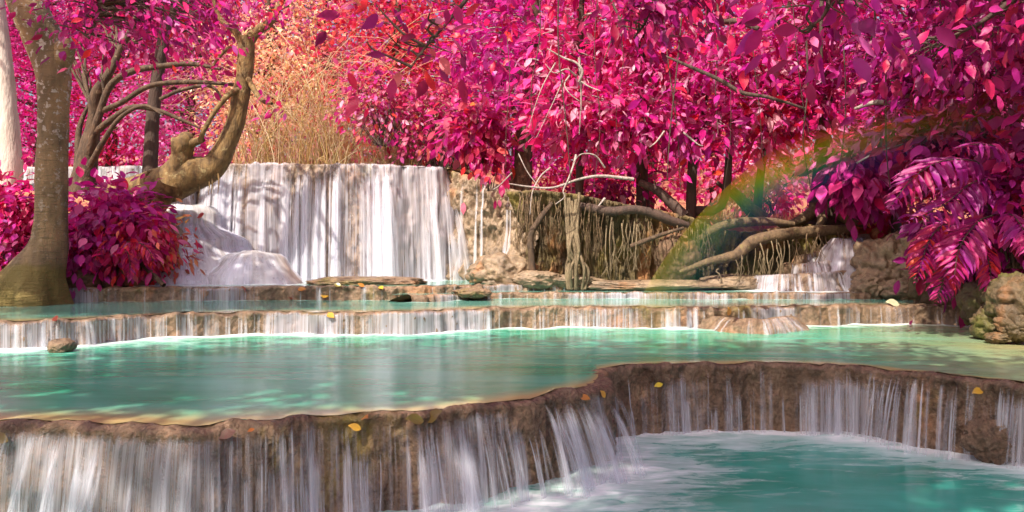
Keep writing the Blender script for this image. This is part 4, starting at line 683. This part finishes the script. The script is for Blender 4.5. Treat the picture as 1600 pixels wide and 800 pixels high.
def hang(label, px0, px1, y0, y1, d, n, seed, rmin=.004, rmax=.015, mat=ROOTP, fork=True, yf=None):
    r = random.Random(seed); th = thing('hanging_roots', label, 'root', P((px0+px1)/2, y1, d), 'roots hanging down the bank')
    for i in range(n):
        px = r.uniform(px0, px1); ya = (yf(px) if yf else y0)+r.uniform(-6, 10); yb_ = ya+(y1-ya)*r.uniform(.45, 1); dd = d+r.uniform(-.15, .15); rr = r.uniform(rmin, rmax); pts = [P(px+r.uniform(-3, 3), ya, dd+.12), P(px+r.uniform(-3, 3), ya+(yb_-ya)*.3, dd), P(px+r.uniform(-5, 5), ya+(yb_-ya)*.65, dd-.05), P(px+r.uniform(-7, 7), yb_, dd-.05)]
        V, Q = tube(pts, [rr*1.3, rr, rr*.8, rr*.4], 5, 14); pr = [(V, Q)]
        if fork:
            for _ in range(2): q = pts[2]; pr.append(tube([q, q+np.array([r.uniform(-.06, .06), 0, -.15]), q+np.array([r.uniform(-.12, .12), -.02, -.35])], [rr*.7, rr*.6, rr*.3], 4, 7))
        V, Q = join(pr); put('root', V, Q, mat, th)
hang('straight pale roots hanging at the left of the bank beside the trickle', 812, 870, 305, 400, 17.25, 26, 1, mat=ROOT)
hang('fine olive roots curtaining the bank behind the root bundle', 865, 945, 315, 420, 16.95, 30, 2, rmax=.009, mat=ROOT)
hang('forked pale roots hanging under the log in the middle of the bank', 945, 1000, 345, 436, 16.75, 16, 3)
hang('grey roots hanging under the log near the slanting stick', 1000, 1075, 350, 420, 16.85, 14, 4, mat=ROOT)
hang('short grey roots hanging under the thick pale root', 1120, 1240, 400, 445, 16.8, 20, 5, yf=lambda x: np.interp(x, [1120, 1180, 1240], [412, 388, 372]))
hang('reddish roots hanging under the buttressed tree', 1235, 1335, 365, 405, 17.2, 34, 6, mat=ROOT)
hang('dark red rootlets under the right end of the bank', 1060, 1110, 350, 420, 17.2, 18, 7, mat=BARK_B)
# bare white twigs in the middle
def twigs(label, root, paths, mat=BARK_G):
    th = thing('bare_twigs', label, 'twig', P(*root))
    for p, r0 in paths: V, Q = tube([P(*q) for q in p], np.linspace(r0, r0*.35, len(p)), 6, None, .1, 2); put('twig', V, Q, mat, th)
twigs('bare white forked twigs arching in the pink leaves at upper centre', (905, 200, 16.6), [([(905, 128, 16.4), (910, 112, 16.3), (900, 98, 16.3), (880, 90, 16.3), (855, 76, 16.3)], .035), ([(905, 125, 16.4), (920, 135, 16.3), (938, 142, 16.2)], .022), ([(900, 118, 16.4), (885, 108, 16.2), (866, 114, 16.2), (852, 100, 16.2)], .02), ([(890, 118, 16.4), (882, 132, 16.3), (890, 146, 16.2), (905, 158, 16.2)], .02), ([(868, 98, 16.3), (850, 130, 16.3), (838, 160, 16.3), (826, 200, 16.3)], .015), ([(880, 125, 16.3), (862, 165, 16.3), (838, 215, 16.3)], .014), ([(905, 90, 16.4), (908, 150, 16.5), (905, 210, 16.6)], .03)])
twigs('bare white twigs reaching left and down over the bank edge', (905, 282, 16.6), [([(990, 280, 16.6), (940, 275, 16.5), (905, 280, 16.4), (865, 293, 16.4), (830, 292, 16.3), (795, 287, 16.3)], .035), ([(900, 242, 16.6), (896, 258, 16.5), (888, 280, 16.4), (880, 298, 16.3), (882, 308, 16.3), (868, 319, 16.3)], .025), ([(945, 262, 16.6), (930, 243, 16.5), (908, 241, 16.4), (895, 255, 16.4)], .02), ([(860, 262, 16.5), (845, 275, 16.4), (832, 300, 16.3), (828, 335, 16.3)], .02), ([(810, 240, 16.5), (825, 270, 16.4), (845, 295, 16.3)], .014), ([(800, 270, 16.3), (780, 290, 16.3), (770, 296, 16.3)], .014), ([(1038, 205, 16.5), (1025, 222, 16.4), (1015, 230, 16.4)], .022), ([(1068, 207, 16.5), (1090, 225, 16.4), (1098, 228, 16.4)], .022), ([(945, 310, 16.5), (935, 322, 16.4)], .03)])
twigs('dark hanging vines crossing the pink leaves right of centre', (1125, 300, 16.6), [([(1120, -40, 16.8), (1122, 60, 16.7), (1118, 140, 16.7), (1122, 210, 16.6)], .022), ([(985, 0, 16.5), (960, 50, 16.4), (940, 105, 16.4)], .02), ([(955, 0, 16.5), (975, 40, 16.4), (1000, 60, 16.4)], .03), ([(1365, -20, 15), (1366, 40, 15), (1350, 100, 15), (1345, 150, 15)], .02), ([(1450, 50, 14.6), (1440, 110, 14.6), (1425, 175, 14.6)], .025), ([(1500, 40, 14), (1540, 80, 14), (1556, 110, 14), (1555, 125, 14)], .018), ([(1284, -20, 16), (1283, 60, 16), (1285, 130, 16.2)], .05), ([(1260, 60, 16), (1262, 140, 16), (1255, 220, 16), (1268, 300, 17)], .02)], BARK_D)

# ------------------------------------------------------------------ fallen leaves on the terraces
LV = leaf_mat('fallen_leaf', .2, .5, .3); YE, GR, BR, PL, OR = [(.7, .42, .02)], [(.25, .28, .03)], [(.1, .06, .04)], [(.6, .55, .38)], [(.62, .22, .03)]
def rowz(dm, px, rr, dy=0):
    c = dm.colp(px); return dm.V[rr, c]
for i, (dm, px, rr, sz, pal, lb) in enumerate([(d1, 15, 9, .14, GR, 'narrow green leaf stuck on the nearest rim at the far left'), (d1, 357, 8, .13, BR, 'dark brown leaf flat on the nearest rim below the sunlit stain'), (d1, 396, 7, .05, YE, 'tiny yellow leaf right of the dark brown leaf'), (d1, 572, 6, .10, YE, 'yellow leaf standing up on the nearest rim'), (d1, 560, 9, .10, OR, 'orange leaf lying just below the standing yellow leaf'), (d1, 650, 7, .16, GR, 'broad green leaf lying left of a second on the nearest rim'), (d1, 676, 7, .17, GR, 'broad green leaf lying right of a second on the nearest rim'), (d1, 903, 8, .10, YE, 'yellow leaf on the nearest rim just before its corner'), (d1, 932, 8, .09, OR, 'orange leaf at the corner of the nearest rim'), (d1, 1030, 14, .10, YE, 'yellow leaf on the mossy face right of the corner'), (d1, 1525, 10, .12, YE, 'yellow leaf wedged in the dark gap at lower right'),
    (d2, 90, 6, .14, YE, 'yellow leaf on the rim at the left end of the middle terrace'), (d2, 518, 7, .16, YE, 'yellow leaf on the middle terrace left of centre'), (d2, 1136, 8, .16, OR, 'orange yellow leaf on the smooth washed part of the middle terrace'), (d2, 1398, 4, .26, PL, 'pale leaf on the shaded right part of the middle terrace'), (d3, 472, 7, .18, YE, 'yellow leaf hanging on the third step below the dome'), (d3, 507, 12, .17, YE, 'yellow leaf low on the third step'), (d3, 529, 5, .16, GR, 'green leaf on the rim of the third step'), (d3, 565, 5, .14, OR, 'orange leaf on the rim of the third step'), (d3, 596, 6, .15, YE, 'yellow leaf furthest right on the third step'), (d3, 455, 13, .14, OR, 'small orange leaf at the waterline of the third step'), (d3, 385, 7, .2, YE, 'upright yellow leaf at the left on the third step')]):
    p = rowz(dm, px, rr)+[0, -.05, .03]; r = random.Random(i*3+1); dv = np.array([[r.uniform(-1, 1), -.3, r.uniform(-.2, .5)]]); bm = basis(dv, np.array([[0, -.8, .7]]))[0]
    V = (bm @ (LT*[1.2, 1, 1]).T).T*sz+p-bm[:, 1]*sz*.5; o = put('fallen_leaf', V, LF, LV, smooth=False, col=np.tile(pal[0], (NLV, 1)), label=lb, cat='leaf', group='fallen leaves on the terraces')
# thin vines and stems in front of the pink leaves
r = random.Random(21)
for px, where in [(792, 'right of the brown trunk'), (842, 'left of the bare white twigs'), (874, 'just over the bare white twigs'), (938, 'over the standing root bundle'), (968, 'left of the dark fissured stem'), (1032, 'right of the dark fissured stem'), (1066, 'left of the twin slender stems'), (1140, 'above the slanting dead stick'), (1172, 'above the bright clearing'), (1236, 'left of the buttressed tree'), (1318, 'right of the buttressed tree'), (1384, 'left of the upper fern frond'), (1462, 'above the fern fronds'), (1528, 'in the top right shade')]:
    d = r.uniform(15.4, 17.0) if px < 1330 else r.uniform(13.5, 14.6); y0, y1 = r.uniform(-60, 100), r.uniform(200, 300); dx = r.uniform(-40, 40); rr = r.uniform(.006, .016); dk = r.random() < .93
    V, Q = tube([P(px, y0, d), P(px+dx*.3+r.uniform(-8, 8), y0+(y1-y0)*.35, d), P(px+dx*.7+r.uniform(-8, 8), y0+(y1-y0)*.7, d+.1), P(px+dx, y1, d+.2)], [rr, rr*.9, rr*.8, rr*.5], 6, 24, .1, px)
    put('hanging_vine', V, Q, BARK_D if dk else BARK_G, label=('dark' if dk else 'pale')+' bare vine hanging among the leaves '+where, cat='vine', group='vines hanging among the leaves')

# rainbow: an arc of coloured spray standing over the right bank
def rainbow():
    c = P(1610, 790, 12.0); ri, ro, th = 5.35, 6.55, .45; a = np.radians(np.linspace(157, 70, 70)); ring = [(ri, -th), (ro, -th), (ro, th), (ri, th)]
    V = np.array([[r_*math.cos(t_), y_, r_*math.sin(t_)] for t_ in a for r_, y_ in ring]); Q = gridf(70, 4, True); Q = np.vstack([Q, [[3, 2, 1, 0]], [[276, 277, 278, 279]]])
    m = M('rainbow_spray'); g = m.n('TexCoord').outputs['Object']; sx = m.n('SeparateXYZ'); m.l(g, sx.inputs[0])
    rad = m.math('SQRT', m.math('ADD', m.math('MULTIPLY', sx.outputs[0], sx.outputs[0]), m.math('MULTIPLY', sx.outputs[2], sx.outputs[2]))); f = m.math('DIVIDE', m.math('SUBTRACT', rad, ri), ro-ri)
    col = m.ramp(f, [(.05, (.25, .05, .8)), (.25, (.05, .2, .9)), (.45, (.05, .85, .1)), (.65, (.9, .8, .03)), (.8, (1, .35, .02)), (.95, (1, .05, .03))])
    den = m.ramp(f, [(0, (0, 0, 0)), (.3, (.5, .5, .5)), (.55, (1, 1, 1)), (.8, (.7, .7, .7)), (1, (0, 0, 0))])
    pv = m.n('VolumePrincipled'); m.l(col, pv.inputs['Color']); m.l(m.math('MULTIPLY', den, .065), pv.inputs['Density']); m.l(pv.outputs[0], m.out.inputs['Volume']); m.N.remove(m.b)
    o = link('rainbow', mesh('rainbow', V, Q, m.m, False), None, 'stuff', 'soft rainbow arcing in the spray over the right bank', 'rainbow'); o.location = c
rainbow()
# air
HZ = 0.0
def haze():
    import bmesh
    bm = bmesh.new(); bmesh.ops.create_cube(bm, size=1); me = bpy.data.meshes.new('haze'); bm.to_mesh(me); bm.free(); m = M('haze_air'); pv = m.n('VolumePrincipled'); pv.inputs['Color'].default_value = (1, .93, .86, 1); pv.inputs['Density'].default_value = HZ; pv.inputs['Anisotropy'].default_value = .2
    m.l(pv.outputs[0], m.out.inputs['Volume']); m.N.remove(m.b); me.materials.append(m.m); o = link('haze', me, None, 'stuff'); o.scale = (2400, 2400, 60); o.location = (0, 0, 20)
if HZ: haze()
